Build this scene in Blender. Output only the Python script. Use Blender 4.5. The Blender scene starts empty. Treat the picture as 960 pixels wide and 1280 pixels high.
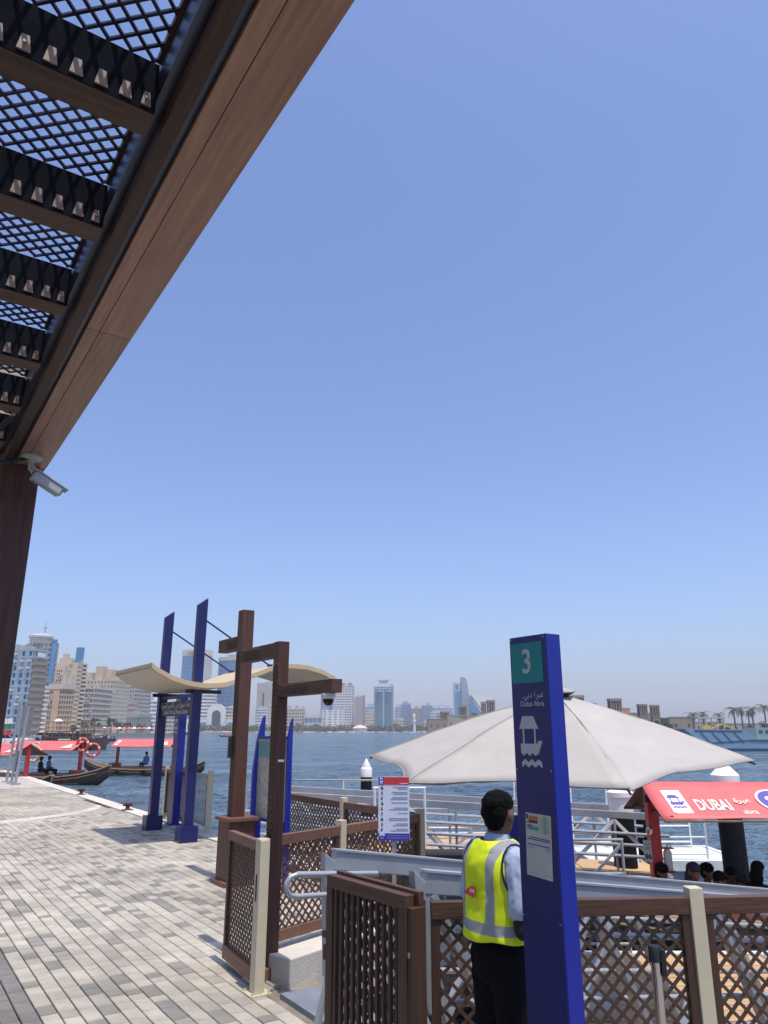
import bpy, bmesh, math, random
from mathutils import Vector, Matrix, Euler, noise
random.seed(7)
rad = math.radians
scene = bpy.context.scene
col = scene.collection

# ---------------------------------------------------------------- camera
H = 2.0
PITCH = math.atan(272 / 920.0)
cam_d = bpy.data.cameras.new('camera')
cam = bpy.data.objects.new('camera', cam_d)
col.objects.link(cam)
cam.location = (0, 0, H)
cam.rotation_euler = (rad(90) + PITCH, 0, 0)
cam_d.sensor_fit = 'VERTICAL'
cam_d.sensor_height = 36
cam_d.lens = 36 * 920 / 1280.0
cam_d.clip_start = 0.05
cam_d.clip_end = 9000
scene.camera = cam
scene.render.resolution_x = 768
scene.render.resolution_y = 1024

# ---------------------------------------------------------------- light
SUN_EL = rad(75)
w = bpy.data.worlds.new('World')
scene.world = w
w.use_nodes = True
nt = w.node_tree
bg = nt.nodes['Background']
sky = nt.nodes.new('ShaderNodeTexSky')
sky.sky_type = 'NISHITA'
sky.sun_disc = False
sky.sun_elevation = SUN_EL
sky.sun_rotation = math.atan2(.5534, -.8329)
sky.altitude = 0
sky.air_density = 1.0
sky.dust_density = 2.2
sky.ozone_density = 3.2
tint = nt.nodes.new('ShaderNodeVectorMath'); tint.operation = 'MULTIPLY'
tint.inputs[1].default_value = (.97, 1.05, 1.27)
nt.links.new(sky.outputs[0], tint.inputs[0]); nt.links.new(tint.outputs[0], bg.inputs[0])
bg.inputs[1].default_value = 0.135
sun_d = bpy.data.lights.new('sun', 'SUN')
sun_d.energy = 3.6
sun_d.angle = rad(0.53)
sun_d.color = (1.0, .92, .80)
sun = bpy.data.objects.new('sun', sun_d)
col.objects.link(sun)
sd = Vector((.5534 * math.cos(SUN_EL), -.8329 * math.cos(SUN_EL), math.sin(SUN_EL)))
sun.rotation_euler = sd.to_track_quat('Z', 'Y').to_euler()
sun.location = sd * 50
scene.view_settings.view_transform = 'Standard'
scene.view_settings.look = 'None'
scene.view_settings.exposure = 0.32
scene.view_settings.gamma = 1.0

# ---------------------------------------------------------------- frames
DX, DY = -.5534, .8329          # along the quay, away from the viewer
NX, NY = .8329, .5534           # across the quay, towards the water
RQ = math.atan2(NY, NX)         # local x = across, local y = along


def Q(s, t, z=0.0):
    return Vector((s * DX + t * NX, s * DY + t * NY, z))


def spot(u, v, Y):
    """world point seen in direction (u, v) of the survey picture at distance Y"""
    x = (u - 480) / 920.0
    y = (640 - v) / 920.0
    yd = math.cos(PITCH) - y * math.sin(PITCH)
    zd = math.sin(PITCH) + y * math.cos(PITCH)
    k = Y / yd
    return Vector((x * k, Y, H + zd * k))


# ---------------------------------------------------------------- materials
def _new(name):
    m = bpy.data.materials.new(name)
    m.use_nodes = True
    return m, m.node_tree, m.node_tree.nodes['Principled BSDF']


def mat(name, c, rough=.6, metal=0., var=.12, scale=4., bump=0., bscale=40., spec=.5, stretch=None, world=0., coat=0.):
    m, t, b = _new(name)
    L = t.links.new
    N = t.nodes.new
    b.inputs['Roughness'].default_value = rough
    b.inputs['Metallic'].default_value = metal
    b.inputs['Specular IOR Level'].default_value = spec
    b.inputs['Coat Weight'].default_value = coat
    tc = N('ShaderNodeTexCoord')
    mp = N('ShaderNodeMapping')
    L(tc.outputs['Object'], mp.inputs[0])
    if stretch:
        mp.inputs['Scale'].default_value = stretch
    n = N('ShaderNodeTexNoise')
    n.inputs['Scale'].default_value = scale
    n.inputs['Detail'].default_value = 6
    n.inputs['Roughness'].default_value = .62
    L(mp.outputs[0], n.inputs[0])
    r = N('ShaderNodeMapRange')
    r.inputs[1].default_value = .3
    r.inputs[2].default_value = .7
    r.inputs[3].default_value = 1 - var
    r.inputs[4].default_value = 1 + var
    L(n.outputs[0], r.inputs[0])
    oi = N('ShaderNodeObjectInfo')
    r2 = N('ShaderNodeMapRange')
    r2.inputs[3].default_value = 1 - var * .5
    r2.inputs[4].default_value = 1 + var * .5
    L(oi.outputs['Random'], r2.inputs[0])
    mu = N('ShaderNodeMath'); mu.operation = 'MULTIPLY'
    L(r.outputs[0], mu.inputs[0]); L(r2.outputs[0], mu.inputs[1])
    v = N('ShaderNodeVectorMath'); v.operation = 'SCALE'
    v.inputs[0].default_value = c[:3]
    L(mu.outputs[0], v.inputs['Scale'])
    if world:      # broad stains that run on from one piece to the next, and fine speckle
        ge = N('ShaderNodeNewGeometry')
        f = mu.outputs[0]
        for sc_, a_, lo_, hi_ in ((.7, world * 1.3, .38, .62), (4., world * .9, .35, .65), (130., .12, .3, .7)):
            nw = N('ShaderNodeTexNoise'); nw.inputs['Scale'].default_value = sc_; nw.inputs['Detail'].default_value = 5
            L(ge.outputs['Position'], nw.inputs[0])
            rw_ = N('ShaderNodeMapRange'); rw_.inputs[1].default_value = lo_; rw_.inputs[2].default_value = hi_
            rw_.inputs[3].default_value = 1 - a_; rw_.inputs[4].default_value = 1 + a_ * .4
            L(nw.outputs[0], rw_.inputs[0])
            m2 = N('ShaderNodeMath'); m2.operation = 'MULTIPLY'; L(f, m2.inputs[0]); L(rw_.outputs[0], m2.inputs[1]); f = m2.outputs[0]
        L(f, v.inputs['Scale'])
    L(v.outputs[0], b.inputs['Base Color'])
    if bump:
        n2 = N('ShaderNodeTexNoise')
        n2.inputs['Scale'].default_value = bscale
        n2.inputs['Detail'].default_value = 4
        L(mp.outputs[0], n2.inputs[0])
        bp = N('ShaderNodeBump')
        bp.inputs['Strength'].default_value = bump
        bp.inputs['Distance'].default_value = .01
        L(n2.outputs[0], bp.inputs['Height'])
        L(bp.outputs[0], b.inputs['Normal'])
    return m


def wood(name, c, axis=1, rough=.5, var=.3):
    st = [26., 26., 26.]
    st[axis] = 1.3
    return mat(name, c, rough, 0, var, 1.6, .25, 3., stretch=tuple(st), spec=.35)


M = {}
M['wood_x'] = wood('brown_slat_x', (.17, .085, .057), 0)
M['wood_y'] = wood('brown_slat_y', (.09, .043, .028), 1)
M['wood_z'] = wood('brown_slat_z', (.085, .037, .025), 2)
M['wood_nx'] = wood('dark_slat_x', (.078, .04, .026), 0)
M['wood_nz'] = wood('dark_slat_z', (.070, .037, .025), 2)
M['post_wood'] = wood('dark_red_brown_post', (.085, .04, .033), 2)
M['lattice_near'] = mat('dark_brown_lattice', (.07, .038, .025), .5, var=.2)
M['wood_dark'] = wood('dark_brown_beam', (.06, .034, .026), 1)
M['soffit'] = wood('soffit_wood', (.31, .19, .14), 1, .42, .25)
M['lattice'] = mat('brown_lattice', (.095, .046, .031), .5, var=.2)
M['joist_flash'] = mat('black_joist_flashing', (.016, .018, .026), .95, 0, var=.2, scale=6, spec=.0)
M['joist_wood'] = wood('joist_wood', (.085, .052, .04), 0)
M['lattice_dark'] = mat('black_lattice', (.024, .02, .05), .45, var=.1)
M['sun_patch'] = mat('sun_patch_brown', (.31, .235, .20), .5, var=.15, scale=30)  # paler brown, sunlight put into the colour of the joist tabs
M['steel_blue'] = mat('dark_flashing', (.07, .08, .12), .3, .7, var=.2, scale=6, stretch=(8, 1, 8))
M['chrome'] = mat('polished_steel', (.75, .74, .72), .12, 1., var=.03)
M['bolt'] = mat('bolt_steel', (.5, .48, .46), .3, 1., var=.05)
M['cream'] = mat('cream_paint', (.55, .49, .35), .45, var=.05, scale=12, bump=.05)
M['navy'] = mat('navy_paint', (.010, .014, .10), .33, var=.08, scale=3, spec=.45)
M['royal'] = mat('royal_blue_paint', (.008, .018, .27), .35, var=.05, scale=3)
M['navy_sign'] = mat('navy_panel', (.006, .011, .115), .28, var=.25, scale=1.8, bump=.25, bscale=1.4, spec=.4)
M['hair_grey'] = mat('greying_hair', (.05, .048, .045), .8, var=.4, scale=60)
M['cap_cloth'] = mat('beige_cap', (.3, .26, .2), .9)
M['scarf'] = mat('dark_scarf', (.015, .015, .025), .9)
M['teal'] = mat('teal_print', (.0, .20, .21), .5, var=.03)
M['print_grey'] = mat('grey_print', (.42, .43, .45), .6, var=.03)
M['white'] = mat('white_paint', (.78, .78, .76), .4, var=.05, scale=7)
M['white_dirty'] = mat('weathered_white_paint', (.66, .66, .62), .5, var=.15, scale=5)
M['alu'] = mat('aluminium', (.36, .385, .42), .42, .3, var=.1, scale=5, bump=.05, bscale=60)
M['alu_dark'] = mat('dull_aluminium', (.33, .35, .38), .45, .5, var=.15)
M['checker'] = mat('tread_plate', (.22, .25, .3), .5, .3, var=.15, bump=.5, bscale=90)
M['black'] = mat('black_rubber', (.012, .012, .014), .55, var=.2)
M['pile'] = mat('black_pile', (.007, .007, .010), .7, spec=.2, var=.5, scale=9, stretch=(3, 3, .6), bump=.4, bscale=12)
M['concrete'] = mat('pale_concrete', (.52, .49, .44), .85, var=.12, scale=3, bump=.4, bscale=50)
M['coping'] = mat('pale_stone', (.56, .52, .46), .8, var=.14, scale=2, bump=.4, bscale=30)
M['paver_a'] = mat('pale_paver', (.47, .43, .365), .85, var=.1, scale=9, bump=.35, bscale=90, world=.16)
M['paver_b'] = mat('warm_paver', (.44, .395, .33), .85, var=.12, scale=8, bump=.35, bscale=90, world=.16)
M['paver_c'] = mat('grey_paver', (.25, .24, .215), .85, var=.16, scale=7, bump=.35, bscale=90, world=.14)
M['paver_d'] = mat('mid_paver', (.36, .335, .29), .85, var=.14, scale=8, bump=.35, bscale=90, world=.14)
M['paver_e'] = mat('dark_border_paver', (.2, .19, .18), .85, var=.15, scale=6, bump=.4, bscale=60, world=.14)
M['joint'] = mat('sandy_joint', (.19, .165, .13), .95, var=.3, scale=5, bump=.5, bscale=80)
M['tan_canopy'] = mat('tan_canopy', (.56, .43, .26), .45, var=.06, scale=2)
M['tan_soffit'] = mat('pale_tan_underside', (.50, .43, .33), .5, var=.08, scale=2)
M['fabric'] = mat('off_white_fabric', (.40, .375, .345), .9, var=.07, scale=2.5, bump=.5, bscale=5)
M['fabric_old'] = mat('grey_fabric', (.30, .285, .27), .9, var=.1, scale=5)
M['red_tarp'] = mat('red_tarpaulin', (.66, .135, .13), .55, var=.1, scale=4, bump=.25, bscale=6)
M['red_paint'] = mat('red_paint', (.42, .025, .03), .4, var=.1)
M['brown_canvas'] = mat('brown_canvas', (.16, .11, .085), .85, var=.25, scale=6)
M['print_white'] = mat('white_print', (.72, .68, .58), .6, var=.03)
M['print_purple'] = mat('purple_print', (.10, .075, .36), .6, var=.03)
M['deck'] = mat('tan_decking', (.50, .33, .18), .75, var=.14, scale=3, stretch=(.6, 6, 6), bump=.2)
M['hull'] = mat('dark_hull_wood', (.05, .036, .028), .6, var=.35, scale=4, stretch=(.5, 4, 4))
M['hull_rim'] = mat('worn_hull_plank', (.25, .18, .115), .7, var=.25, scale=4, stretch=(.5, 4, 4))
M['varnish'] = mat('varnished_red_wood', (.17, .05, .03), .45, var=.25, scale=4, stretch=(.5, 4, 4))
M['rust'] = mat('rusty_iron', (.09, .035, .03), .8, var=.3, scale=12, bump=.4)
M['yellow'] = mat('yellow_ring', (.6, .38, .06), .5, var=.1)
M['orange'] = mat('orange_ring', (.62, .1, .06), .5, var=.1)
M['plaster_grey'] = mat('camera_housing_grey', (.42, .45, .48), .4, var=.08, scale=12)
M['skin'] = mat('brown_skin', (.13, .062, .038), .55, var=.1, scale=12)
M['hair'] = mat('black_hair', (.003, .003, .0035), .8, var=.3, scale=60, bump=.8, bscale=120, spec=.12)
M['shirt'] = mat('pale_blue_shirt', (.36, .43, .58), .85, var=.04, scale=5, bump=.15, bscale=30)
M['trousers'] = mat('black_trousers', (.006, .006, .008), .9, var=.2, scale=6, bump=.3, bscale=14, spec=.1)
M['black_cloth'] = mat('black_cloth', (.012, .012, .014), .9, var=.2)
M['paper'] = mat('dull_paper', (.42, .42, .38), .75, var=.06, scale=6)
M['paper_white'] = mat('white_sign_face', (.62, .66, .76), .5, var=.03)
M['ink'] = mat('dark_ink', (.03, .03, .07), .7, var=.05)
M['ink_grey'] = mat('grey_ink', (.24, .26, .33), .7, var=.05)
M['sign_red'] = mat('red_print', (.58, .04, .05), .5, var=.03)
M['sign_blue'] = mat('blue_print', (.04, .03, .38), .5, var=.03)
M['dark_red'] = mat('dark_red_print', (.25, .02, .03), .5, var=.05)
M['glass_dark'] = mat('dark_dome_glass', (.01, .01, .012), .05, var=.05)
M['trunk'] = mat('bark', (.16, .12, .085), .9, var=.3, scale=6, bump=.5)
M['leaf'] = mat('green_leaf', (.055, .085, .032), .7, var=.45, scale=.6)
M['leaf_dusty'] = mat('dusty_green_leaf', (.085, .1, .05), .75, var=.45, scale=.6)
M['leaf_palm'] = mat('palm_leaf', (.06, .09, .035), .6, var=.35, scale=1)
M['sand'] = mat('sandy_ground', (.34, .30, .25), .9, var=.15, scale=.08)


# ---------------------------------------------------------------- mesh builder
class MB:
    def __init__(self):
        self.v, self.f, self.mi = [], [], []

    def quad(self, *idx, m=0):
        self.f.append(idx); self.mi.append(m)

    def hexa(self, p, m=0):
        """8 corners: bottom ring 0-3, top ring 4-7 (both counter-clockwise from above)"""
        b = len(self.v)
        self.v += [tuple(q) for q in p]
        for q in ((3, 2, 1, 0), (4, 5, 6, 7), (0, 1, 5, 4), (1, 2, 6, 5), (2, 3, 7, 6), (3, 0, 4, 7)):
            self.f.append(tuple(b + i for i in q)); self.mi.append(m)
        return self

    def box(self, x0, x1, y0, y1, z0, z1, m=0):
        return self.hexa([(x0, y0, z0), (x1, y0, z0), (x1, y1, z0), (x0, y1, z0),
                          (x0, y0, z1), (x1, y0, z1), (x1, y1, z1), (x0, y1, z1)], m)

    def bar(self, a, b, w, h, m=0, up=(0, 0, 1)):
        """rectangular bar from a to b, w across, h along up"""
        a, b = Vector(a), Vector(b)
        d = (b - a).normalized()
        u = Vector(up)
        s = d.cross(u)
        if s.length < 1e-4:
            s = d.cross(Vector((0, 1, 0)))
        s.normalize()
        u = s.cross(d).normalized()
        s = s * w / 2; u = u * h / 2
        return self.hexa([a - s - u, a + s - u, b + s - u, b - s - u, a - s + u, a + s + u, b + s + u, b - s + u], m)

    def tube(self, pts, r, n=10, m=0, cap=True):
        pts = [Vector(p) for p in pts]
        if not isinstance(r, (list, tuple)):
            r = [r] * len(pts)
        rings = []
        prev = None
        for i, p in enumerate(pts):
            d = (pts[min(i + 1, len(pts) - 1)] - pts[max(i - 1, 0)]).normalized()
            if prev is None:
                a = Vector((0, 0, 1)) if abs(d.z) < .9 else Vector((1, 0, 0))
                s = d.cross(a).normalized()
            else:
                s = (prev - d * prev.dot(d)).normalized()
            prev = s
            u = d.cross(s)
            b = len(self.v)
            for k in range(n):
                a = 2 * math.pi * k / n
                self.v.append(tuple(p + (s * math.cos(a) + u * math.sin(a)) * r[i]))
            rings.append(b)
        for i in range(len(rings) - 1):
            a, b = rings[i], rings[i + 1]
            for k in range(n):
                k2 = (k + 1) % n
                self.f.append((a + k, a + k2, b + k2, b + k)); self.mi.append(m)
        if cap:
            self.f.append(tuple(rings[0] + k for k in range(n))[::-1]); self.mi.append(m)
            self.f.append(tuple(rings[-1] + k for k in range(n))); self.mi.append(m)
        return self

    def lathe(self, prof, c=(0, 0, 0), n=16, m=0):
        c = Vector(c)
        return self.tube_z(prof, c, n, m)

    def tube_z(self, prof, c, n, m):
        rings = []
        for r, z in prof:
            b = len(self.v)
            for k in range(n):
                a = 2 * math.pi * k / n
                self.v.append((c.x + r * math.cos(a), c.y + r * math.sin(a), c.z + z))
            rings.append(b)
        for i in range(len(rings) - 1):
            a, b = rings[i], rings[i + 1]
            for k in range(n):
                k2 = (k + 1) % n
                self.f.append((a + k, a + k2, b + k2, b + k)); self.mi.append(m)
        self.f.append(tuple(rings[0] + k for k in range(n))[::-1]); self.mi.append(m)
        self.f.append(tuple(rings[-1] + k for k in range(n))); self.mi.append(m)
        return self

    def ellipsoid(self, c, r, n=16, rings=10, rot=None, m=0):
        b = len(self.v)
        c = Vector(c)
        R = rot.to_matrix() if rot else Matrix.Identity(3)
        vs = [c + R @ Vector((0, 0, -r[2]))]
        for i in range(1, rings):
            ph = -math.pi / 2 + math.pi * i / rings
            for k in range(n):
                a = 2 * math.pi * k / n
                vs.append(c + R @ Vector((r[0] * math.cos(ph) * math.cos(a), r[1] * math.cos(ph) * math.sin(a), r[2] * math.sin(ph))))
        vs.append(c + R @ Vector((0, 0, r[2])))
        self.v += [tuple(q) for q in vs]
        for k in range(n):
            self.f.append((b, b + 1 + (k + 1) % n, b + 1 + k)); self.mi.append(m)
        for i in range(rings - 2):
            o = b + 1 + i * n
            for k in range(n):
                k2 = (k + 1) % n
                self.f.append((o + k, o + k2, o + n + k2, o + n + k)); self.mi.append(m)
        o = b + 1 + (rings - 2) * n
        e = b + len(vs) - 1
        for k in range(n):
            self.f.append((o + k, o + (k + 1) % n, e)); self.mi.append(m)
        return self

    def prism(self, poly, frame, d, m=0):
        """extrude a 2-D outline lying in frame (4x4) by d along its z"""
        b = len(self.v)
        n = len(poly)
        for z in (0, d):
            for x, y in poly:
                self.v.append(tuple(frame @ Vector((x, y, z))))
        self.f.append(tuple(b + i for i in range(n))[::-1]); self.mi.append(m)
        self.f.append(tuple(b + n + i for i in range(n))); self.mi.append(m)
        for i in range(n):
            j = (i + 1) % n
            self.f.append((b + i, b + j, b + n + j, b + n + i)); self.mi.append(m)
        return self

    def build(self, name, mats, parent=None, smooth=False, bevel=0., kind=None, label=None, loc=None):
        me = bpy.data.meshes.new(name)
        me.from_pydata(self.v, [], self.f)
        if not isinstance(mats, (list, tuple)):
            mats = [mats]
        for x in mats:
            me.materials.append(x)
        if len(mats) > 1:
            me.polygons.foreach_set('material_index', self.mi)
        bm = bmesh.new(); bm.from_mesh(me)
        bmesh.ops.recalc_face_normals(bm, faces=bm.faces)
        bm.to_mesh(me); bm.free()
        if smooth:
            me.polygons.foreach_set('use_smooth', [True] * len(me.polygons))
            try:
                me.set_sharp_from_angle(angle=rad(40))
            except Exception:
                pass
        o = bpy.data.objects.new(name, me)
        col.objects.link(o)
        if parent:
            o.parent = parent
        if bevel:
            bv = o.modifiers.new('b', 'BEVEL'); bv.width = bevel; bv.segments = 2; bv.limit_method = 'ANGLE'
        if kind:
            o['kind'] = kind
        if label:
            o['label'] = label
        if loc is not None:
            o.location = loc
        return o


def tag(o, label=None, cat=None, group=None, kind=None):
    if label: o['label'] = label
    if cat: o['category'] = cat
    if group: o['group'] = group
    if kind: o['kind'] = kind
    return o


def thing(name, label, cat, loc=(0, 0, 0), rz=0., group=None):
    o = bpy.data.objects.new(name, None)
    o.empty_display_size = .2
    col.objects.link(o)
    o.location = loc
    o.rotation_euler = (0, 0, rz)
    return tag(o, label, cat, group)


def copy_tree(o, parent=None):
    c = o.copy(); col.objects.link(c); c.parent = parent
    for ch in list(o.children):
        copy_tree(ch, c)
    return c


def B(name, m, x0, x1, y0, y1, z0, z1, parent=None, bevel=0., **k):
    return MB().box(x0, x1, y0, y1, z0, z1).build(name, m, parent, bevel=bevel, **k)


# frames for lettering / flat marks: columns = right, up, out of the face
def frame(origin, right, up=(0, 0, 1)):
    r = Vector(right).normalized(); u = Vector(up)
    u = (u - r * u.dot(r)).normalized()
    n = r.cross(u)
    m = Matrix((r, u, n)).transposed().to_4x4()
    m.translation = Vector(origin)
    return m


# Arabic letters joined into their written forms
_AR = {'\u0639': 0xFEC9, '\u0628': 0xFE8F, '\u064A': 0xFEF1, '\u0645': 0xFEE1, '\u062D': 0xFEA1, '\u0637': 0xFEC1,
       '\u0633': 0xFEB1, '\u0642': 0xFED5, '\u0644': 0xFEDD}
_AR2 = {'\u0631': 0xFEAD, '\u0629': 0xFE93, '\u062F': 0xFEA9, '\u0648': 0xFEED, '\u0627': 0xFE8D}


def arabic(s):
    out = []
    for i, ch in enumerate(s):
        if ch not in _AR and ch not in _AR2:
            out.append(ch); continue
        before = i > 0 and s[i - 1] in _AR
        after = i + 1 < len(s) and (s[i + 1] in _AR or s[i + 1] in _AR2) and ch in _AR
        if ch in _AR:
            b = _AR[ch]
            out.append(chr(b + (3 if before and after else 2 if after else 1 if before else 0)))
        else:
            out.append(chr(_AR2[ch] + (1 if before else 0)))
    return ''.join(reversed(out))


def text(name, s, size, fr, m, parent=None, align='CENTER', depth=.0015, squeeze=1., bold=0., label=None):
    c = bpy.data.curves.new('t', 'FONT')
    c.body = s; c.size = size; c.align_x = align; c.align_y = 'CENTER'
    c.extrude = depth
    c.offset = bold
    c.resolution_u = 3
    o = bpy.data.objects.new('t', c)
    col.objects.link(o)
    dg = bpy.context.evaluated_depsgraph_get()
    me = bpy.data.meshes.new_from_object(o.evaluated_get(dg))
    bpy.data.objects.remove(o); bpy.data.curves.remove(c)
    me.transform(Matrix.Diagonal((squeeze, 1, 1, 1)))
    me.transform(fr)
    me.materials.clear(); me.materials.append(m)
    o = bpy.data.objects.new(name, me)
    col.objects.link(o)
    if parent: o.parent = parent
    if label: o['label'] = label
    return o


def wave_outline(x0, x1, y0, y1, n=3):
    pts = []
    k = 12 * n
    for i in range(k + 1):
        q = i / k
        pts.append((x0 + (x1 - x0) * q, y1 - .18 * (y1 - y0) + .18 * (y1 - y0) * -math.cos(q * 2 * math.pi * n) * 1.))
    for i in range(k, -1, -1):
        q = i / k
        pts.append((x0 + (x1 - x0) * q, y0 + .18 * (y1 - y0) + .18 * (y1 - y0) * -math.cos(q * 2 * math.pi * n)))
    return pts


def boat_icon(fr, wd, m, parent, name='boat_mark'):
    """roofed boat over two wavy lines, drawn in a unit about 1 wide, 1.45 high"""
    b = MB()
    def P(pts): return [(x * wd, y * wd) for x, y in pts]
    d = .002
    b.prism(P([(-.5, .72), (.42, .72), (.2, 1.15), (-.32, 1.15)]), fr, d)
    b.prism(P([(-.34, .2), (-.27, .2), (-.27, .72), (-.34, .72)]), fr, d * .9)
    b.prism(P([(.22, .2), (.29, .2), (.29, .72), (.22, .72)]), fr, d * .9)
    hull = [(-.46, .22), (.36, .22), (.42, .32), (.6, .32), (.38, -.14)]
    bot = [(.38 - .84 * i / 24, -.14 - .045 * (1 - math.cos(i / 24 * 2 * math.pi * 3)) + .05) for i in range(1, 25)]
    b.prism(P(hull + bot), fr, d * 1.1)
    b.prism(P(wave_outline(-.44, .52, -.56, -.3)), fr, d)
    return b.build(name, m, parent)


def lattice(mb, x0, x1, z0, z1, p, wbar, d, y=0., m=0):
    """diagonal lattice filling a rectangle of the local x-z plane"""
    w_, h_ = x1 - x0, z1 - z0
    for sgn in (1, -1):
        k = -h_ + p * .5 if sgn == 1 else p * .5
        end = w_ if sgn == 1 else w_ + h_
        while k < end:
            # line x - sgn*z = k
            pts = []
            if sgn == 1:
                za = max(0, -k); zb = min(h_, w_ - k)
                if zb - za > .004: pts = [(k + za, za), (k + zb, zb)]
            else:
                za = max(0, k - w_); zb = min(h_, k)
                if zb - za > .004: pts = [(k - za, za), (k - zb, zb)]
            if pts:
                (xa, za), (xb, zb) = pts
                yy = y + sgn * .0012
                mb.bar((x0 + xa, yy, z0 + za), (x0 + xb, yy, z0 + zb), d, wbar, m, up=(-(zb - za), 0, (xb - xa)))
            k += p
    return mb
# ================================================================ SETTING
# water --------------------------------------------------------------
def water_material():
    m, t, b = _new('creek_water')
    L, N = t.links.new, t.nodes.new
    b.inputs['IOR'].default_value = 1.33
    tc = N('ShaderNodeTexCoord')
    mpp = N('ShaderNodeMapping'); mpp.inputs['Scale'].default_value = (1, 3.2, 1); mpp.inputs['Rotation'].default_value = (0, 0, .12)
    L(tc.outputs['Object'], mpp.inputs[0])
    gn = N('ShaderNodeTexNoise'); gn.inputs['Scale'].default_value = .045; gn.inputs['Detail'].default_value = 9; gn.inputs['Roughness'].default_value = .7
    L(mpp.outputs[0], gn.inputs[0])
    mr = N('ShaderNodeMapRange'); mr.inputs[1].default_value = .38; mr.inputs[2].default_value = .62; mr.inputs[3].default_value = .10; mr.inputs[4].default_value = .30
    L(gn.outputs[0], mr.inputs[0]); L(mr.outputs[0], b.inputs['Roughness'])
    mc = N('ShaderNodeMix'); mc.data_type = 'RGBA'; mc.inputs[6].default_value = (.06, .115, .18, 1); mc.inputs[7].default_value = (.18, .265, .34, 1)
    mr2 = N('ShaderNodeMapRange'); mr2.inputs[1].default_value = .36; mr2.inputs[2].default_value = .64
    L(gn.outputs[0], mr2.inputs[0]); L(mr2.outputs[0], mc.inputs[0]); L(mc.outputs[2], b.inputs['Base Color'])
    prev = None
    for sc, st, dist, det, rz in ((.22, (1, 2.6, 1), .9, 4, .3), (1.2, (1, 2.6, 1), .28, 4, .15), (6., (1, 2.2, 1), .04, 3, -.1)):
        mp = N('ShaderNodeMapping'); mp.inputs['Scale'].default_value = st; mp.inputs['Rotation'].default_value = (0, 0, rz)
        L(tc.outputs['Object'], mp.inputs[0])
        n = N('ShaderNodeTexNoise'); n.inputs['Scale'].default_value = sc; n.inputs['Detail'].default_value = det
        n.inputs['Distortion'].default_value = .3
        L(mp.outputs[0], n.inputs[0])
        bp = N('ShaderNodeBump'); bp.inputs['Strength'].default_value = 1.; bp.inputs['Distance'].default_value = dist * 3.4
        L(n.outputs[0], bp.inputs['Height'])
        if prev: L(prev.outputs[0], bp.inputs['Normal'])
        prev = bp
    L(prev.outputs[0], b.inputs['Normal'])
    return m


M['water'] = water_material()
def wave_h(x, y, r, dr):
    h = 0
    for lam, amp, sx, sy, off in ((7.0, .10, .7, 1.3, 0.), (2.6, .13, .6, 1.5, 9.), (1.05, .075, .6, 1.4, 21.)):
        k = max(0., min(1., (lam / max(dr, .01) - 2.) / 3.))
        if k > 0:
            n_ = noise.noise(Vector((x * sx / lam + off, y * sy / lam - off, off))) 
            h += amp * k * (1.4 * (.5 - abs(n_ * 1.6)) + n_ * .6)
    return h
wm = MB()
NA, NR = 460, 520
rr_ = [5.0 * (900 / 5.0) ** (j / NR) for j in range(NR + 1)]
for j in range(NR + 1):
    r_ = rr_[j]; dr = r_ * .0102
    for i in range(NA + 1):
        a = rad(-43 + 86 * i / NA)
        x, y = r_ * math.sin(a), r_ * math.cos(a)
        wm.v.append((x, y, -1.0 + wave_h(x, y, r_, dr)))
for j in range(NR):
    o_ = j * (NA + 1)
    for i in range(NA):
        wm.f.append((o_ + i, o_ + i + 1, o_ + NA + 2 + i, o_ + NA + 1 + i))
wm.mi = [0] * len(wm.f)
me = bpy.data.meshes.new('water')
b0 = len(wm.v)
wm.v += [(-5000, -60, -1.14), (5000, -60, -1.14), (5000, 7000, -1.14), (-5000, 7000, -1.14)]
wm.f.append((b0, b0 + 1, b0 + 2, b0 + 3))
me.from_pydata(wm.v, [], wm.f); me.materials.append(M['water'])
me.polygons.foreach_set('use_smooth', [True] * len(me.polygons))
wo = bpy.data.objects.new('water', me); col.objects.link(wo); wo['kind'] = 'structure'
del wm

# quay slab ----------------------------------------------------------
edge = [(-12, 6.1), (2.2, 6.1), (2.55, 4.6), (3.66, 2.92), (4.86, 2.95), (4.90, 3.42), (6.5, 3.46), (7.35, 5.45), (7.35, 6.1), (50, 6.1), (80, 8), (120, 15), (200, 35),
        (314, 71), (450, 130), (600, 220)]
outer = [(700, 200), (700, -900), (-12, -900)]


def slab(name, st, z0, z1, m):
    pts = [Q(s, t) for s, t in st]
    mb = MB()
    mb.prism([(p.x, p.y) for p in pts][::-1], Matrix.Translation((0, 0, z0)), z1 - z0)
    return mb.build(name, m, kind='structure')


quay = slab('quay_pavement', edge + outer, -3.0, -.032, M['joint'])
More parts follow.
